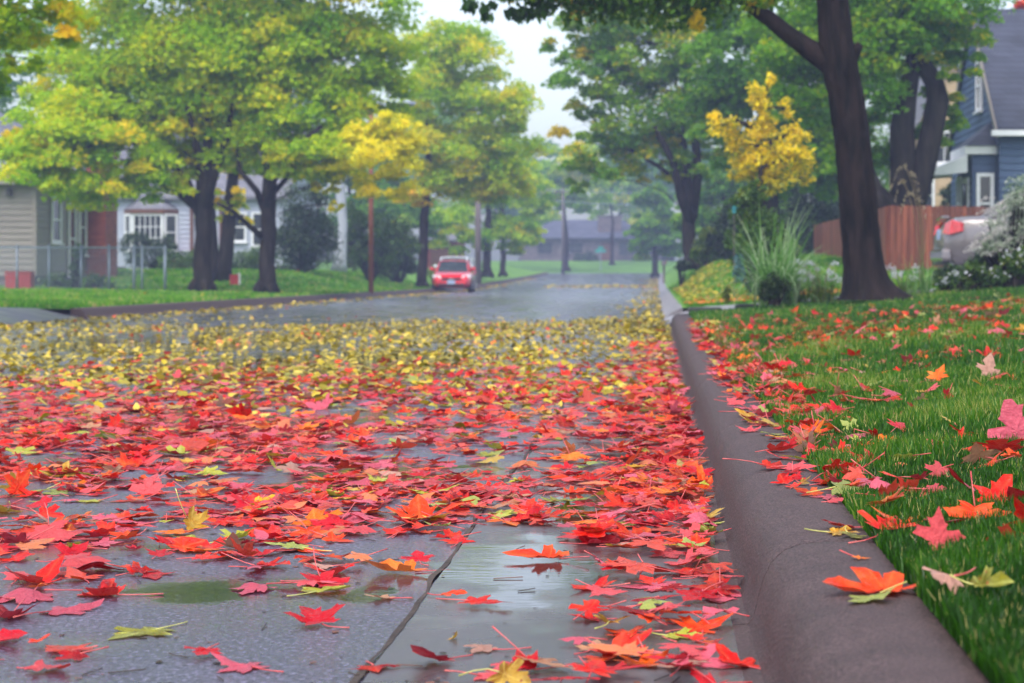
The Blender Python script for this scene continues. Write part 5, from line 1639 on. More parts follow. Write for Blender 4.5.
# ------------------------------------------------------------------ houses
def clap(mb, p0, p1, z0, z1, board=0.16, mi=0):
    """Lapped boards from p0 to p1 (plan points), outward side to the right of p0->p1."""
    p0 = Vector((*p0, 0)); p1 = Vector((*p1, 0))
    d = (p1 - p0).normalized(); o = Vector((d.y, -d.x, 0))
    z = z0
    while z < z1 - 1e-4:
        e = min(z + board, z1)
        a, b = p0 + o * 0.034, p1 + o * 0.034
        c, f = p1 + o * 0.004, p0 + o * 0.004
        q = [(a.x, a.y, z), (b.x, b.y, z), (c.x, c.y, e), (f.x, f.y, e)]
        mb.add(q, [(0, 1, 2, 3)], mi)
        g, h = p0 + o * 0.0, p1 + o * 0.0
        mb.add([(g.x, g.y, z), (h.x, h.y, z), (b.x, b.y, z), (a.x, a.y, z)], [(0, 1, 2, 3)], mi)
        z = e


def window(root, origin, along, out, w, h, mats=('trim_white', 'glass'), name='window', nx=1, ny=2, fr=0.09, glass='glass', proud=0.06):
    """Frame with glazing bars, a pane and a sill. ORIGIN: lower middle of the opening, in the house's own frame."""
    o = Vector(origin); a = Vector(along).normalized(); n = Vector(out).normalized(); up = Vector((0, 0, 1))
    def bar(mb, c, sa, sz, sn):
        pts = []
        for k in (-1, 1):
            for j in (-1, 1):
                for i in (-1, 1):
                    pts.append(c + a * (i * sa / 2) + up * (j * sz / 2) + n * (k * sn / 2))
        mb.add(pts, [(0, 1, 3, 2), (4, 6, 7, 5), (0, 4, 5, 1), (2, 3, 7, 6), (0, 2, 6, 4), (1, 5, 7, 3)])
    mb = MB()
    for s_ in (-1, 1):
        bar(mb, o + a * (s_ * (w / 2 + fr / 2)) + up * (h / 2) + n * proud, fr, h + 2 * fr, 0.07)
    for zz in (-fr / 2, h + fr / 2):
        bar(mb, o + up * zz + n * proud, w - 0.004, fr, 0.068)
    for k in range(1, nx):
        bar(mb, o + a * (w * (k / nx - 0.5)) + up * (h / 2) + n * proud, 0.03, h - 0.004, 0.05)
    for k in range(1, ny):
        bar(mb, o + up * (h * k / ny) + n * (proud + .002), w - 0.004, 0.05 if nx == 1 else 0.03, 0.052)
    f = mb.build(name, M[mats[0]], root)
    mb = MB(); bar(mb, o + up * (h / 2) + n * (proud - 0.02), w + 0.02, h + 0.02, 0.02)
    mb.build('pane', M[mats[1]], f)
    mb = MB(); bar(mb, o - up * (fr + 0.025) + n * (proud + 0.03), w + 2 * fr + 0.1, 0.05, 0.12)
    mb.build('sill', M[mats[0]], f)
    return f


def gable_roof(mb, x0, x1, y0, y1, ze, zr, axis='x', over=0.3, th=0.14):
    """Two slopes as slabs; AXIS is the ridge direction."""
    if axis == 'x':
        ym = (y0 + y1) / 2
        k = (zr - ze) / (ym - y0)
        for s_, ya in ((1, y0 - over), (-1, y1 + over)):
            zz = ze - k * over
            q = [(x0 - over, ya, zz), (x1 + over, ya, zz), (x1 + over, ym, zr), (x0 - over, ym, zr)]
            if s_ < 0: q = q[::-1]
            mb.prism(q, (0, 0, th))
    else:
        xm = (x0 + x1) / 2
        k = (zr - ze) / (xm - x0)
        for s_, xa in ((1, x0 - over), (-1, x1 + over)):
            zz = ze - k * over
            q = [(xa, y0 - over, zz), (xm, y0 - over, zr), (xm, y1 + over, zr), (xa, y1 + over, zz)]
            if s_ < 0: q = q[::-1]
            mb.prism(q, (0, 0, th))


def tan_house():
    xe, y0, y1 = -19.3, 62.0, 71.0
    zb, ze, zr = 0.25, 3.65, 7.0
    root = empty('house', (xe - 5, (y0 + y1) / 2, zb))
    tag(root, 'tan sided house with slate roof and red brick chimney behind the chain link fence', 'house')
    L = lambda x, y, z: (x - root.location.x, y - root.location.y, z - zb)
    X0 = -31.0
    mb = MB()
    a, b, c, d = L(X0, y0, 0), L(xe, y0, 0), L(xe, y1, 0), L(X0, y1, 0)
    for p, q in ((a, b), (b, c), (c, d), (d, a)):
        clap(mb, p[:2], q[:2], 0.45, ze - zb, 0.19)
    mb.build('wall', M['siding_tan'], root)
    mb = MB(); mb.box(((a[0] + b[0]) / 2, 0, 0.2), (b[0] - a[0] - 0.06, y1 - y0 - 0.06, 0.5)); mb.build('foundation', M['brick_grey'], root)
    mb = MB()
    for p in (b, c, a):
        mb.box((p[0] + 0.012, p[1] - 0.012 if p[1] < 0 else p[1] + .012, (ze - zb) / 2 + 0.22), (0.14, 0.14, ze - zb - 0.46))
    mb.build('corner_board', M['siding_tan'], root)
    mb = MB()
    ex, w, e, n_ = a[0] - .4, b[0] + .4, b[1] - .4, c[1] + .4
    rz = zr - zb; ez = ze - zb
    ym = 0
    r0, r1 = ex + 4.5, w - 4.5
    for q in ([(ex, e, ez), (w, e, ez), (r1, ym, rz), (r0, ym, rz)], [(w, n_, ez), (ex, n_, ez), (r0, ym, rz), (r1, ym, rz)], [(w, e, ez), (w, n_, ez), (r1, ym, rz)], [(ex, n_, ez), (ex, e, ez), (r0, ym, rz)]):
        mb.prism(q, (0, 0, 0.12))
    rf = mb.build('roof', M['shingle_slate'], root)
    mb = MB()
    mb.box((w, 0, ez - 0.05), (0.10, n_ - e + .1, 0.14)); mb.box(((ex + w) / 2, e, ez - 0.05), (w - ex - .11, 0.10, 0.14))
    mb.build('gutter', M['siding_tan'], rf)
    mb = MB()
    cy = 68.3 - root.location.y
    mb.box((b[0] + 0.34, cy, 3.6), (0.66, 1.5, 7.6)); mb.box((b[0] + 0.34, cy, 7.48), (0.78, 1.62, 0.2))
    mb.build('chimney', M['brick'], root)
    for yy, w_, z0, h_ in ((64.0, .78, 1.85, 1.30), (65.75, .62, .75, 2.35), (66.95, .62, 1.5, 1.65)):
        window(root, L(xe + 0.02, yy, z0), (0, 1, 0), (1, 0, 0), w_, h_, fr=.10)
    mb = MB(); mb.box((b[0] - .75, b[1] - 0.12, 3.05), (0.16, 0.16, 0.24), 0, 0, .6); mb.build('wall_lamp', M['black_trim'], root)


tan_house()


def white_house():
    Y = 85.0; x0, x1 = px(112, Y), px(283, Y)
    zb, ze = 0.80, 4.15
    root = empty('house', ((x0 + x1) / 2, Y, zb))
    tag(root, 'white house with a bay window behind the large spreading maple', 'house')
    hw = (x1 - x0) / 2
    mb = MB()
    dpt = 8.0
    for p, q in (((-hw, 0), (hw, 0)), ((hw, 0), (hw, dpt)), ((hw, dpt), (-hw, dpt)), ((-hw, dpt), (-hw, 0))):
        clap(mb, p, q, 0.3, ze - zb, 0.2)
    mb.add([(-hw, 0, ze - zb), (-hw, dpt, ze - zb), (-hw, dpt / 2, 6.6 - zb + .4)], [(0, 1, 2)]); mb.add([(hw, 0, ze - zb), (hw, dpt, ze - zb), (hw, dpt / 2, 6.6 - zb + .4)], [(0, 1, 2)])
    mb.build('wall', M['siding_white'], root)
    mb = MB(); mb.box((0, dpt / 2, 0.13), (2 * hw - .08, dpt - .08, 0.4)); mb.build('foundation', M['brick_grey'], root)
    mb = MB(); gable_roof(mb, -hw, hw, 0, dpt, ze - zb, 6.6 - zb + .4); mb.build('roof', M['shingle_grey'], root)
    # bay
    U = lambda u: px(u, Y) - root.location.x
    bay = empty('bay_window', (0, 0, 0)); bay.parent = root
    zs, zt = pz(249, Y) - zb, pz(215, Y) - zb
    a, b, c, d = U(126), U(136), U(166), U(177)
    mb = MB()
    mb.prism([(a, 0.0, 0.2), (b, -.55, 0.2), (c, -.55, 0.2), (d, 0.0, 0.2)], (0, 0, zs - 0.26)); mb.build('apron', M['siding_white'], bay)
    mb = MB()
    mb.prism([(a - .1, 0.02, zt + .05), (b - .05, -.65, zt + .05), (c + .05, -.65, zt + .05), (d + .1, 0.02, zt + .05)], (0, 0, 0.18)); mb.build('header', M['timber_brown'], bay)
    mb = MB()
    apex = ((b + c) / 2, 0, zt + 1.15)
    mb.add([(a - .1, 0, zt + .24), (b - .05, -.65, zt + .24), (c + .05, -.65, zt + .24), (d + .1, 0, zt + .24), apex], [(0, 1, 4), (1, 2, 4), (2, 3, 4), (0, 4, 3)])
    mb.build('roof', M['shingle_grey'], bay)
    window(bay, ((b + c) / 2, -.50, zs), (1, 0, 0), (0, -1, 0), c - b - .16, zt - zs - .05, nx=5, ny=3)
    for p, q in (((a, 0), (b, -.55)), ((c, -.55), (d, 0))):
        v = Vector((q[0] - p[0], q[1] - p[1], 0)); o = Vector((v.y, -v.x, 0)).normalized()
        m = (Vector((*p, 0)) + Vector((*q, 0))) / 2
        window(bay, (m.x, m.y, zs), v, o, v.length - .24, zt - zs - .05, nx=1, ny=2)
    window(root, (U(258), 0, pz(245, Y) - zb), (1, 0, 0), (0, -1, 0), .36 / 1, pz(214, Y) - pz(245, Y), nx=1, ny=2)
    window(root, (U(240), 0, pz(240, Y) - zb), (1, 0, 0), (0, -1, 0), .4, 1.1, nx=1, ny=2)
    mb = MB(); mb.box((U(192), -0.07, 1.7), (0.12, 0.10, 3.2)); mb.build('downspout', M['timber_brown'], root)
    mb = MB(); mb.box((U(221), -0.07, 1.7), (0.10, 0.10, 3.2)); mb.build('downspout', M['timber_brown'], root)
    mb = MB(); mb.box((U(183), -0.9, 0.35), (1.3, 1.8, 0.7)); mb.box((U(183), -2.0, 0.17), (1.2, .38, 0.34)); mb.build('step', M['brick_dark'], root)


white_house()


def brick_far():
    Y = 128.0; x0, x1 = px(424, Y), px(456, Y)
    zb = float(zroad(Y)) + .9
    root = empty('garage', ((x0 + x1) / 2, Y, zb))
    tag(root, 'dark red building half hidden beyond the tall pale green maple', 'building')
    hw = (x1 - x0) / 2
    mb = MB(); mb.box((0, 3, .75), (2 * hw, 6, 2.1)); mb.build('wall', M['brick_dark'], root)
    mb = MB(); gable_roof(mb, -hw, hw, 0, 6, 1.8, 3.1); mb.build('roof', M['shingle_grey'], root)
    mb = MB(); mb.box((0.2, -0.03, .62), (1.6, 0.06, 1.7)); mb.build('door', M['timber_brown'], root)


brick_far()


def end_house():
    Y = 216.0; U = lambda u: px(u, Y) - px(600, Y)
    zb = 2.25
    root = empty('house', (px(600, Y), Y, zb))
    tag(root, 'hazy low house with pale roof and wide chimney at the end of the street', 'house')
    x0, x1 = U(520), U(664); ze, zr = 2.45, 4.5
    mb = MB(); mb.box(((x0 + x1) / 2, 5, ze / 2 - .1), (x1 - x0, 10, ze + .2)); mb.build('wall', M['brick_grey'], root)
    mb = MB()
    ex, w, e, n_ = x0 - .5, x1 - 1.8, -.6, 10.6
    r0, r1 = ex + 4, w - 2.6
    for q in ([(ex, e, ze), (w, e, ze), (r1, 5, zr), (r0, 5, zr)], [(w, n_, ze), (ex, n_, ze), (r0, 5, zr), (r1, 5, zr)], [(w, e, ze), (w, n_, ze), (r1, 5, zr)], [(ex, n_, ze), (ex, e, ze), (r0, 5, zr)]):
        mb.prism(q, (0, 0, 0.15))
    rf = mb.build('roof', M['shingle_pale'], root)
    mb = MB(); mb.box((U(609.5), 1.6, 3.45), (2.6, 1.0, 2.9)); mb.box((U(609.5), 1.6, 4.95), (2.75, 1.15, .14)); mb.build('chimney', M['brick_grey'], rf)
    for u, w_, z0, h_ in ((545, 1.5, .9, 1.1), (575, 1.6, .9, 1.1), (628, 1.9, .7, 1.4), (648, 1.0, .9, 1.1)):
        window(root, (U(u), 0, z0), (1, 0, 0), (0, -1, 0), w_, h_, ('brick_grey', 'glass'), nx=2, ny=2)
    mb = MB(); mb.box((U(606), -.03, 1.05), (1.0, .06, 2.1)); mb.build('door', M['timber_brown'], root)
    pbush('rounded shrub at the chimney side of the hazy end house', 212, [(590, 258, 12, 6), (580, 259, 9, 5)], 700, 0.3, M['lf_dark'], base=.6, spread=.2, zb=2.2)
    pbush('pale shrub by the end house corner', 212, [(640, 258, 8, 5), (648, 259, 7, 4)], 500, 0.3, M['lf_bush'], base=.6, spread=.2, zb=2.2)


end_house()


def blue_house():
    x0, x1, y0, y1 = 8.55, 20.0, 50.0, 58.0
    zb = 0.95; ze, zr = 4.45 - zb, 7.75 - zb
    root = empty('house', (x0, y0, zb))
    tag(root, 'blue sided house with steep dark roof and a small white awning', 'house')
    W_, D = x1 - x0, y1 - y0
    mb = MB()
    clap(mb, (0, 0), (W_, 0), -.3, ze, .18)
    clap(mb, (0, D), (0, 0), -.3, ze, .18)
    z = ze
    while z < zr - .05:
        t = (z - ze) / (zr - ze); e = min(z + .18, zr); t2 = (e - ze) / (zr - ze)
        mb.add([(-.024, D - D / 2 * t, z), (-.024, D / 2 * t, z), (-.004, D / 2 * t2, e), (-.004, D - D / 2 * t2, e)], [(0, 1, 2, 3)])
        z = e
    clap(mb, (W_, 0), (W_, D), -.3, ze, .18); clap(mb, (W_, D), (0, D), -.3, ze, .18)
    mb.build('wall', M['siding_blue'], root)
    mb = MB(); gable_roof(mb, .20, W_, 0, D, ze, zr, 'x', .28, .16)
    rf = mb.build('roof', M['shingle_navy'], root)
    mb = MB()
    k = (zr - ze) / (D / 2)
    for ya, s_ in ((-.28, 1), (D + .28, -1)):
        zz = ze - k * .28
        q = [(-.13, ya, zz - .10), (-.13, D / 2, zr - .10), (-.13, D / 2, zr + .12), (-.13, ya, zz + .12)]
        mb.prism(q, (.045, 0, 0))
    mb.build('rake_board', M['siding_tan'], rf)
    mb = MB(); mb.box((W_ / 2, -.36, ze - .20), (W_ + .5, .12, .14)); mb.build('gutter', M['trim_white'], rf)
    window(root, (0, 2.75, pz(108, 52.7) - zb), (0, -1, 0), (-1, 0, 0), .62, 1.18, ny=2)
    # entry bump-out with its own little roof
    ent = empty('entry_porch'); ent.parent = root
    bx0, by0, by1, bz = -.62, 0.35, 2.6, pz(154, 50.4) - zb
    mb = MB()
    clap(mb, (bx0, by0), (0, by0), -.3, bz, .18); clap(mb, (bx0, by1), (bx0, by0), -.3, bz, .18); clap(mb, (0, by1), (bx0, by1), -.3, bz, .18)
    mb.build('wall', M['siding_blue'], ent)
    mb = MB(); mb.box((bx0 / 2 - .08, (by0 + by1) / 2, bz + .09), (.86, by1 - by0 + .3, .2)); mb.build('fascia', M['trim_white'], ent)
    mb = MB()
    a, b, c, d = (bx0 - .16, by0 - .2, bz + .2), (.02, by0 - .2, bz + .2), (.02, by1 + .2, bz + .2), (bx0 - .16, by1 + .2, bz + .2)
    e1, e2 = (-.02, (by0 + by1) / 2 - .4, bz + .85), (-.02, (by0 + by1) / 2 + .4, bz + .85)
    mb.add([a, b, c, d, e1, e2], [(0, 1, 4), (0, 4, 5, 3), (3, 5, 2), (1, 2, 5, 4), (0, 3, 2, 1)]); mb.build('roof', M['shingle_navy'], ent)
    dz = 2.05
    mb = MB(); mb.box((bx0 - .04, 1.05, dz / 2 + .2), (.06, .86, dz)); dr = mb.build('door', M['trim_white'], ent)
    mb = MB(); mb.box((bx0 - .085, 1.05, 1.55), (.02, .6, 1.1)); mb.build('pane', M['glass'], dr)
    mb = MB(); mb.lathe([(.035, -.03), (.035, .03)], (bx0 - .1, 1.38, 1.2), 10, 'x'); mb.build('handle', M['chrome'], dr)
    window(ent, (bx0, 2.1, 1.0), (0, -1, 0), (-1, 0, 0), .4, 1.25)
    window(ent, (-.30, by0, .9), (1, 0, 0), (0, -1, 0), .26, 1.35)
    # corrugated awning
    mb = MB(); n = 20
    za, zo = bz - .02, bz - .42
    ya, yb = by0 - .15, by1 + .1
    vs_, fs = [], []
    for i in range(n * 4 + 1):
        y = ya + (yb - ya) * i / (n * 4)
        r_ = .018 * math.sin(i * PI / 2)
        vs_ += [(bx0 - .14, y, za + r_), (bx0 - 1.05, y, zo + r_), (bx0 - 1.10, y, zo - .16 + .02 * math.sin(i * PI / 2)), (bx0 - 1.05, y, zo - .03 + r_), (bx0 - .14, y, za - .03 + r_)]
    for i in range(n * 4):
        for j in range(4):
            fs.append((i * 5 + j, i * 5 + j + 1, (i + 1) * 5 + j + 1, (i + 1) * 5 + j))
    for yy in (ya, yb):
        o = len(vs_)
        vs_ += [(bx0 - .14, yy, za), (bx0 - 1.05, yy, zo), (bx0 - 1.08, yy, zo - .15), (bx0 - .14, yy, zo - .05)]
        fs.append((o, o + 1, o + 2, o + 3))
    mb.add(vs_, fs); mb.build('awning', M['trim_white'], ent)


blue_house()


def tudor():
    x0, x1, y0, y1 = px(916, 70), px(985, 70), 70.0, 78.0
    zb = 1.2
    root = empty('house', (x0, y0, zb))
    tag(root, 'tan stucco house with brown timber bands behind the old twin stemmed tree', 'house')
    W_, D = x1 - x0, 8.0
    mb = MB(); mb.box((W_ / 2, D / 2, 2.2), (W_, D, 5.0))
    mb.add([(0, 0, 4.7), (W_, 0, 4.7), (W_ / 2, 0, 7.2), (0, D, 4.7), (W_, D, 4.7), (W_ / 2, D, 7.2)], [(0, 1, 2), (3, 5, 4)])
    mb.build('wall', M['stucco_tan'], root)
    mb = MB(); gable_roof(mb, 0, W_, 0, D, 4.7, 7.2, 'y'); mb.build('roof', M['shingle_grey'], root)
    z1 = pz(170, 70) - zb
    mb = MB()
    mb.box((W_ / 2, -.03, z1), (W_ + .1, .06, .28)); mb.box((W_ / 2, -.03, 4.7), (W_ + .1, .06, .2))
    for u in (921, 936, 950, 965, 980):
        mb.box((px(u, 70) - x0, -.025, (z1 + .16 + 4.58) / 2), (.13, .05, 4.58 - z1 - .17))
    mb.build('timber_frame', M['timber_brown'], root)
    window(root, (px(923, 70) - x0, 0, pz(212, 70) - zb), (1, 0, 0), (0, -1, 0), .62, 1.15, nx=2, ny=2)
    window(root, (px(944, 70) - x0, 0, 3.5), (1, 0, 0), (0, -1, 0), .6, 1.0, nx=2, ny=2)


tudor()
pbush('climbing ivy on the wall of the tan stucco house', 69, [(948, 200, 7, 16), (953, 190, 6, 12)], 1200, 0.12, M['lf_dark'], base=.6, spread=.25, zb=1.2)

# ------------------------------------------------------------------ fences
def wood_fence():
    A, B, C_ = (px(814, 62), 62.0), (px(890, 44.5), 44.5), (px(1024, 46) + 1.2, 46.0)
    root = empty('wooden_fence', (B[0], B[1], float(zright(*B))))
    tag(root, 'reddish cedar board fence turning a corner behind the silver car', 'fence')
    ox, oy, oz = root.location
    for p, q in ((A, B), (B, C_)):
        p, q = Vector(p), Vector(q)
        Ln = (q - p).length; d = (q - p) / Ln
        n = int(Ln / 0.145)
        mb = MB(); ang = math.atan2(d.y, d.x)
        for i in range(n):
            c = p + d * ((i + .5) * Ln / n)
            g = float(zright(c.x, c.y))
            top = 2.24 + random.uniform(-.012, .012)
            mb.box((c.x - ox, c.y - oy, (top + g) / 2 - oz), (Ln / n - .016, .022 + .004 * (i % 2), top - g + .05), ang)
        pn = mb.build('board_panel', M['fence_wood'], root)
        mb = MB()
        o = Vector((-d.y, d.x))
        for zz in (.5, 1.5):
            m = (p + q) / 2 + o * .05
            mb.box((m.x - ox, m.y - oy, zz + .65 - oz), (Ln, .05, .09), ang)
        mb.build('rail', M['fence_wood'], pn)
        for k in range(int(Ln / 2.4) + 1):
            c = p + d * min(k * 2.4, Ln) + o * .12
            g = float(zright(c.x, c.y))
            mb = MB(); mb.box((c.x - ox, c.y - oy, (2.2 + g) / 2 - oz), (.09, .09, 2.2 - g + .1), ang); mb.build('post', M['fence_wood'], root)


wood_fence()


def chain_fence():
    Y = 55.8
    x0, x1 = px(-40, Y), px(166, Y)
    zb, zt = pz(293, Y) - .03, pz(247.5, Y)
    root = empty('chain_link_fence', (x0, Y, zb))
    tag(root, 'grey chain link fence on the grass before the tan sided house', 'fence')
    W_, Hh = x1 - x0, zt - zb
    for u in (-20, 17, 49, 81, 109, 134, 142, 165):
        mb = MB(); X = px(u, Y) - x0
        mb.tube([(X, 0, -.05), (X, 0, Hh + .03)], .032 if u not in (165, 134) else .042, 10); mb.lathe([(.045, Hh + .03), (.03, Hh + .07), (.005, Hh + .085)], (X, 0, 0), 10)
        mb.build('post', M['galv'], root, smooth=True)
    mb = MB(); mb.tube([(0, -.0, Hh), (W_, 0, Hh)], .024, 10); mb.build('top_rail', M['galv'], root, smooth=True)
    mb = MB(); st = .075
    n = int((W_ + Hh) / st)
    for i in range(n):
        for s_ in (1, -1):
            xa = -Hh + i * st if s_ > 0 else i * st
            za, zb_ = 0.04, Hh - .02
            p = Vector((xa, .02 * s_ * .2, za)); q = Vector((xa + s_ * (zb_ - za), .02 * s_ * .2, zb_))
            if min(p.x, q.x) < 0 or max(p.x, q.x) > W_: continue
            mb.tube([p, q], .0035, 3, cap=False)
    mb.build('wire_mesh', M['galv'], root)


chain_fence()
for u0, u1, lab in ((7, 18, 'red plastic crate behind the chain link fence by its first post'), (20, 33, 'wider red plastic crate beside the other red crate')):
    Y = 57.6
    X = px((u0 + u1) / 2, Y); w = (u1 - u0) / FPX * Y
    zz = float(zleft(X, Y)) + .01
    root = empty('crate', (X, Y, zz)); tag(root, lab, 'crate', 'red crates by the tan house')
    mb = MB(); mb.box((0, 0, .25), (w * .9, .36, .5), 0, 0, 1.06); mb.build('body', M['bin_red'], root)
    mb = MB(); mb.box((0, 0, .515), (w, .42, .04)); mb.build('rim', M['bin_red'], root)

# red and white box on the grass
Y = 64.0; X = px(234, Y); zz = float(zleft(X, Y)) + .01
root = empty('carton', (X, Y, zz), .25)
tag(root, 'small red and white box lying on the grass behind the twin trunk', 'box')
mb = MB(); mb.box((0, 0, .17), (.26, .3, .34)); mb.build('body', M['bin_red'], root)
mb = MB(); mb.box((.155, -.02, .2), (.05, .28, .36), .12); mb.build('flap', M['trim_white'], root)

# ------------------------------------------------------------------ poles, sign, mailbox
def lamp_post():
    Y = 66.0
    X = px(371, Y); zb = float(zleft(X, Y))
    root = empty('street_lamp', (X, Y, zb))
    tag(root, 'street lamp on a slim reddish pole at the far kerb below golden boughs', 'street lamp')
    zt = pz(104, Y) - zb
    mb = MB(); mb.tube([(0, 0, -.1), (0, 0, zt / 2), (-.02, 0, zt + .25)], [.088, .08, .07], 14); mb.build('pole', M['pole_wood'], root, smooth=True)
    mb = MB(); mb.tube(curve_path((0, 0, zt - .15), (px(402, Y) - X, 0, zt), (0.1, 0, .22), 8), .022, 8); mb.build('arm', M['galv'], root, smooth=True)
    hx = px(407, Y) - X
    mb = MB(); mb.tube([(hx - .25, 0, zt), (hx - .12, 0, zt + .02), (hx + .05, 0, zt + .03), (hx + .2, 0, zt + .0), (hx + .27, 0, zt - .03)], [.03, .075, .09, .08, .03], 12); h = mb.build('lamp_head', M['galv'], root, smooth=True)
    mb = MB(); mb.lathe([(.07, zt - .1), (.075, zt - .06), (.07, zt - .03)], (hx + .06, 0, 0), 14); mb.build('lamp_glass', M['lens'], h, smooth=True)


lamp_post()


def utility(label, u, Y, v_top, r, mat, arms=True):
    X = px(u, Y); zb = float(zroad(min(Y, 180))) + .1
    root = empty('utility_pole', (X, Y, zb)); tag(root, label, 'utility pole', 'utility poles along the street')
    zt = pz(v_top, Y) - zb
    mb = MB(); mb.tube([(0, 0, -.2), (0, 0, zt * .5), (0, 0, zt)], [r, r * .85, r * .7], 12); mb.build('pole', M[mat], root, smooth=True)
    if arms:
        mb = MB(); mb.box((0, -.1, zt - .35), (1.9, .09, .11)); mb.build('crossarm', M[mat], root)
        for x in (-.8, .8):
            mb = MB(); mb.lathe([(.03, zt - .29), (.05, zt - .22), (.03, zt - .14)], (x, -.1, 0), 10); mb.build('insulator', M['galv'], root)
    return root, zt + zb


p2, zt2 = utility('slim hazy utility pole at the end of the street', 563, 168.5, 188, .12, 'pole_grey')
utility('thick grey utility pole behind the parked red car', 478, 108, 190, .20, 'pole_grey')
for k, (dz_, lab) in enumerate(((-.14, 'upper overhead wire sagging across the end of the street'), (-1.1, 'lower overhead wire sagging across the end of the street'))):
    mb = MB()
    a = Vector((px(430, 168), 168, zt2 + .5 + dz_)); b = Vector((px(563, 168.5) + .0, 168.4, zt2 + dz_ )); c = Vector((px(760, 172), 171, zt2 + 1.4 + dz_))
    mb.tube(curve_path(a, b, (0, 0, -.5), 10) + curve_path(b, c, (0, 0, -1.6), 14)[1:], .022, 5)
    o = mb.build('overhead_wire', M['galv'])
    tag(o, lab, 'wire', 'overhead wires')

Y = 176.0
root = empty('street_sign', (px(598, Y), 184.5, 1.0)); tag(root, 'green street name sign on a slim post at the far junction', 'street sign')
Y = 184.5; zt = pz(251, Y) - 1.0
mb = MB(); mb.tube([(0, 0, -.1), (0, 0, zt + .1)], .035, 8); mb.build('post', M['galv'], root)
mb = MB(); mb.box((0, 0, zt), (.98, .03, .26)); mb.build('blade', M['sign_green'], root)
mb = MB(); mb.box((0, 0, zt + .27), (.03, .9, .26), .6); mb.build('blade', M['sign_green'], root)

Y = 112.0; X = px(664, Y); zz = float(zright(X, Y)) - .05
root = empty('mailbox', (X, Y, zz)); tag(root, 'weathered mailbox on a dark post at the far end of the bank', 'mailbox')
mb = MB(); mb.box((0, 0, .5), (.13, .13, 1.1)); mb.build('post', M['pole_grey'], root)
mb = MB()
mb.prism([(.22 * math.cos(t) * .62, -.24, 1.12 + .16 * math.sin(t)) for t in np.linspace(0, PI, 9)] + [(-.137, -.24, 1.03), (.137, -.24, 1.03)], (0, .48, 0)); mb.build('box', M['brick_grey'], root)
mb = MB(); mb.box((.15, 0, 1.2), (.015, .04, .2)); mb.build('flag', M['bin_red'], root)

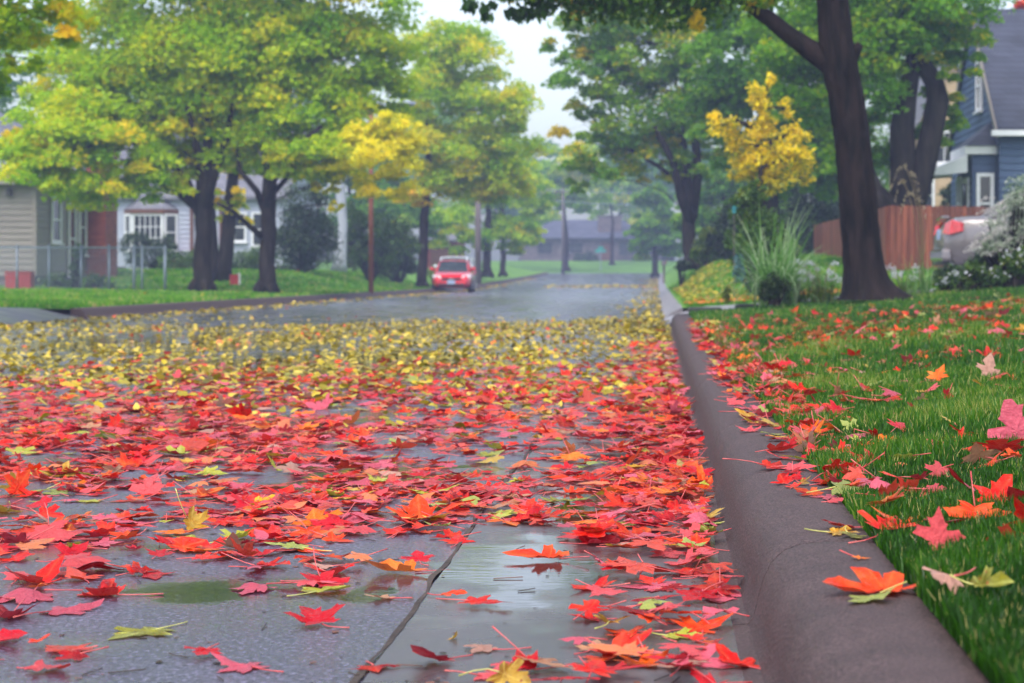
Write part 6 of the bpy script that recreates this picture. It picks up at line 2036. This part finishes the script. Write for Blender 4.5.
# ------------------------------------------------------------------ cars
def car(name, label, loc, rz, paint_m, kind='sedan', Ln=4.5, Wd=1.72, Ht=1.44):
    """x forward, y to the car's left. Rounded lower body, glasshouse, roof, pillars, lamps, wheels."""
    root = empty(name, loc, rz)
    tag(root, label, 'van' if kind == 'van' else 'car')
    hw = Wd / 2
    van = kind == 'van'
    st = np.linspace(-Ln / 2, Ln / 2, 25)
    belt = 0.92 if not van else 1.05
    def top(x):
        t = (x + Ln / 2) / Ln
        if van: return float(np.interp(t, [0, .02, .75, .9, .97, 1], [1.0, 1.05, 1.05, 1.0, .85, .68]))
        return float(np.interp(t, [0, .015, .05, .16, .3, .62, .8, .93, .98, 1.0], [.78, .93, 1.00, 1.01, .96, .92, .87, .78, .68, .58]))
    def wid(x):
        t = (x + Ln / 2) / Ln
        return hw * float(np.interp(t, [0, .02, .08, .25, .75, .9, .97, 1.0], [.78, .88, .95, 1.0, 1.0, .95, .84, .70]))
    def bot(x):
        t = (x + Ln / 2) / Ln
        return float(np.interp(t, [0, .04, .15, .85, .96, 1], [.36, .27, .20, .20, .22, .30]))
    rows = []
    for x in st:
        w, z1, z0 = wid(x), top(x), bot(x)
        hgt = z1 - z0
        half = [(0, z0), (w * .80, z0), (w * .93, z0 + .05), (w * .985, z0 + hgt * .28), (w, z0 + hgt * .5), (w * .985, z0 + hgt * .74), (w * .94, z1 - .07), (w * .86, z1 - .015), (w * .55, z1 + .012), (0, z1 + .02)]
        rows.append([(x, y, z) for y, z in half] + [(x, -y, z) for y, z in half[-2:0:-1]])
    n = len(rows[0])
    mb = MB()
    mb.add([p for r in rows for p in r], [(i * n + k, (i + 1) * n + k, (i + 1) * n + (k + 1) % n, i * n + (k + 1) % n) for i in range(len(rows) - 1) for k in range(n)] + [tuple(range(n)), tuple(range((len(rows) - 1) * n, len(rows) * n))[::-1]])
    body = mb.build('body', paint_m, root, smooth=True)
    es = body.modifiers.new('crease', 'EDGE_SPLIT'); es.split_angle = R(48)
    # glasshouse: (x at belt, x at roof)
    if van: xr0, xr1, xf0, xf1 = -Ln / 2 + .06, -Ln / 2 + .22, 1.55, .95
    else: xr0, xr1, xf0, xf1 = -1.58, -.98, 1.02, .22
    zr = Ht
    wb, wt = hw * .90, hw * .68 if not van else hw * .80
    zb_ = belt - .02
    fb, ft, rb, rtp = xf0, xf1, xr0, xr1
    mb = MB()
    def ring(t):
        return [(rb + (rtp - rb) * t, wb + (wt - wb) * t), (fb + (ft - fb) * t, (wb - .06) + (wt - wb) * t)]
    zt_ = zr - .06
    q = lambda x, y, z: (x, y, z)
    g = MB(); g.add([q(fb, -wb + .08, zb_), q(fb, wb - .08, zb_), q(ft, wt - .05, zt_), q(ft, -wt + .05, zt_), q(fb + .10, 0, zb_ + .01), q(ft + .06, 0, zt_ + .01)], [(0, 4, 5, 3), (4, 1, 2, 5)])
    ws = g.build('windscreen', M['car_glass'], root)
    g = MB(); g.add([q(rb, wb - .08, zb_ + .05), q(rb, -wb + .08, zb_ + .05), q(rtp, -wt + .05, zt_), q(rtp, wt - .05, zt_)], [(0, 1, 2, 3)])
    g.build('rear_window', M['car_glass'], root)
    for s_ in (1, -1):
        for f0, f1 in ((.02, .48), (.52, .98)):
            def pt(f, t):
                xb = rb + (fb - rb) * f; xt = rtp + (ft - rtp) * f
                return (xb + (xt - xb) * t, s_ * (wb + (wt - wb) * t + .004), zb_ + (zt_ - zb_) * t)
            g = MB(); g.add([pt(f0, .06), pt(f1, .06), pt(f1, .97), pt(f0, .97)], [(0, 1, 2, 3)] if s_ < 0 else [(3, 2, 1, 0)])
            g.build('side_window', M['car_glass'], root)
    rp = []
    nx, ny = 8, 8
    for i in range(nx + 1):
        x = rtp - .05 + (ft + .05 - rtp + .05) * i / nx
        for j in range(ny + 1):
            y = -wt - .01 + 2 * (wt + .01) * j / ny
            e = (2 * i / nx - 1) ** 4 * .035 + (2 * j / ny - 1) ** 4 * .05
            rp.append((x, y, zr - e))
    mb = MB(); mb.add(rp, [(i * (ny + 1) + j, (i + 1) * (ny + 1) + j, (i + 1) * (ny + 1) + j + 1, i * (ny + 1) + j + 1) for i in range(nx) for j in range(ny)])
    roof = mb.build('roof', paint_m, root, smooth=True)
    sm = roof.modifiers.new('thickness', 'SOLIDIFY'); sm.thickness = .03
    for s_ in (1, -1):
        def pillar():
            mb.build('pillar', paint_m, roof, smooth=True)
        mb = MB()
        mb.tube([(fb + .02, s_ * (wb - .07), zb_ - .02), (ft, s_ * (wt - .03), zt_ + .01)], [.045, .035], 8); pillar(); mb = MB()
        mb.tube([(rb - .02, s_ * (wb - .07), zb_), (rtp, s_ * (wt - .03), zt_ + .01)], [.075, .05], 8); pillar(); mb = MB()
        xm = (rb + fb) / 2; xt = (rtp + ft) / 2
        mb.tube([(xm, s_ * wb, zb_), (xt, s_ * wt, zt_)], .035, 8)
        mb.build('pillar', paint_m, roof, smooth=True)
        mb = MB(); mb.tube([(fb - .12, s_ * (wb - .02), zb_ + .06), (fb - .10, s_ * (wb + .07), zb_ + .10), (fb - .10, s_ * (wb + .15), zb_ + .11), (fb - .10, s_ * (wb + .20), zb_ + .11)], [.03, .07, .085, .05], 10)
        mb.build('mirror', paint_m, root, smooth=True)
    # wheels
    for wx in (-1.3, 1.36):
        for s_ in (1, -1):
            mb = MB(); mb.lathe([(.40, -.006), (.40, .006)], (wx, s_ * (hw - .075), .36), 28, 'y'); mb.build('wheel_arch', M['black_trim'], root)
            yc = s_ * (hw - .10)
            mb = MB(); mb.lathe([(.20, -.10), (.29, -.105), (.315, -.07), (.32, 0), (.315, .07), (.29, .105), (.20, .10)], (wx, yc, .32), 28, 'y'); wh = mb.build('wheel', M['tyre'], root, smooth=True)
            mb = MB()
            mb.lathe([(.205, -.01), (.205, .01)], (wx, yc + s_ * .088, .32), 24, 'y'); mb.lathe([(.05, -.015), (.03, .015)], (wx, yc + s_ * .104, .32), 12, 'y')
            for k in range(5):
                a = k * 2 * PI / 5
                mb.tube([(wx, yc + s_ * .105, .32), (wx + .19 * math.cos(a), yc + s_ * .105, .32 + .19 * math.sin(a))], .02, 6)
            mb.build('rim', M['rim'], wh)
    xf = Ln / 2
    # front
    for s_ in (1, -1):
        mb = MB()
        P4 = [(xf - .10, s_ * hw * .50, .57), (xf - .30, s_ * hw * .90, .62), (xf - .36, s_ * hw * .91, .76), (xf - .16, s_ * hw * .52, .72)]
        mb.prism(P4 if s_ > 0 else P4[::-1], (.075, 0, .0)); mb.build('headlight', M['lens'], root)
    mb = MB(); mb.box((xf - .02, 0, .575), (.05, hw * .92, .10)); gr = mb.build('grille', M['black_trim'], root)
    mb = MB(); mb.prism([(xf + .006, -.10, .56), (xf + .006, .10, .56), (xf + .006, .075, .605), (xf + .006, -.075, .605)], (.012, 0, 0)); mb.build('badge', M['chrome'], gr)
    mb = MB(); mb.box((xf - .01, 0, .33), (.06, hw * 1.25, .09)); mb.build('air_intake', M['black_trim'], root)
    mb = MB(); mb.box((xf + .012, 0, .44), (.02, .34, .15)); mb.build('licence_plate', M['plate'], root)
    # rear
    xr = -Ln / 2
    for s_ in (1, -1):
        mb = MB()
        P4 = [(xr - .012, s_ * hw * .66, .75), (xr + .06, s_ * hw * .93, .73), (xr + .24, s_ * (hw * .965), .78), (xr + .23, s_ * (hw * .955), .91), (xr + .10, s_ * hw * .92, .955), (xr + .02, s_ * hw * .68, .90)]
        vs_ = P4 + [(x + .05, y * .93, z) for x, y, z in P4]
        k6 = 6
        mb.add(vs_, [(0, 1, 4, 5), (1, 2, 3, 4)] + [(i, (i + 1) % k6, k6 + (i + 1) % k6, k6 + i) for i in range(k6)])
        mb.build('tail_lamp', M['tail'], root)
    mb = MB(); mb.box((xr + .025, 0, .42), (.16, Wd * .90, .19), 0, 0, .97); bp = mb.build('rear_bumper', paint_m, root)
    bv = bp.modifiers.new('round', 'BEVEL'); bv.width = .05; bv.segments = 3
    mb = MB(); mb.box((xr - .004, 0, .74), (.02, .36, .16)); mb.build('licence_plate', M['plate'], root)
    mb = MB(); mb.box((xr + .02, 0, .30), (.10, Wd * .8, .07)); mb.build('lower_trim', M['black_trim'], root)
    if not van:
        mb = MB(); mb.tube([(xr + .06, -hw * .80, .99), (xr + .05, 0, 1.015), (xr + .06, hw * .80, .99)], .022, 8); mb.build('boot_lip', paint_m, root, smooth=True)
    for s_ in (1, -1):
        for x in (.18, -.62):
            mb = MB(); mb.box((x, s_ * (hw + .004), .76), (.16, .03, .03)); mb.build('door_handle', paint_m, root)
    return root


car('car', 'red sedan parked at the far kerb facing the viewer', (px(449, 84.5), 86.5, 0.0), R(-90) + R(3), M['red_paint'], Ht=1.40)
car('parked_van', 'pale van mostly hidden behind the parked red sedan', (px(450, 96), 99.0, float(zroad(98))), R(-90), M['white_paint'], 'van', 4.5, 1.66, 1.62)
sx = px(941, 31) + 2.25
car('car', 'silver sedan with red tail lamps backed up to the flower bed', (sx, 31.2, float(zright(sx - 1, 31)) + .02), R(-1), M['silver_paint'])
print('objects', len(bpy.data.objects), 'leaves', len(leaf_list))
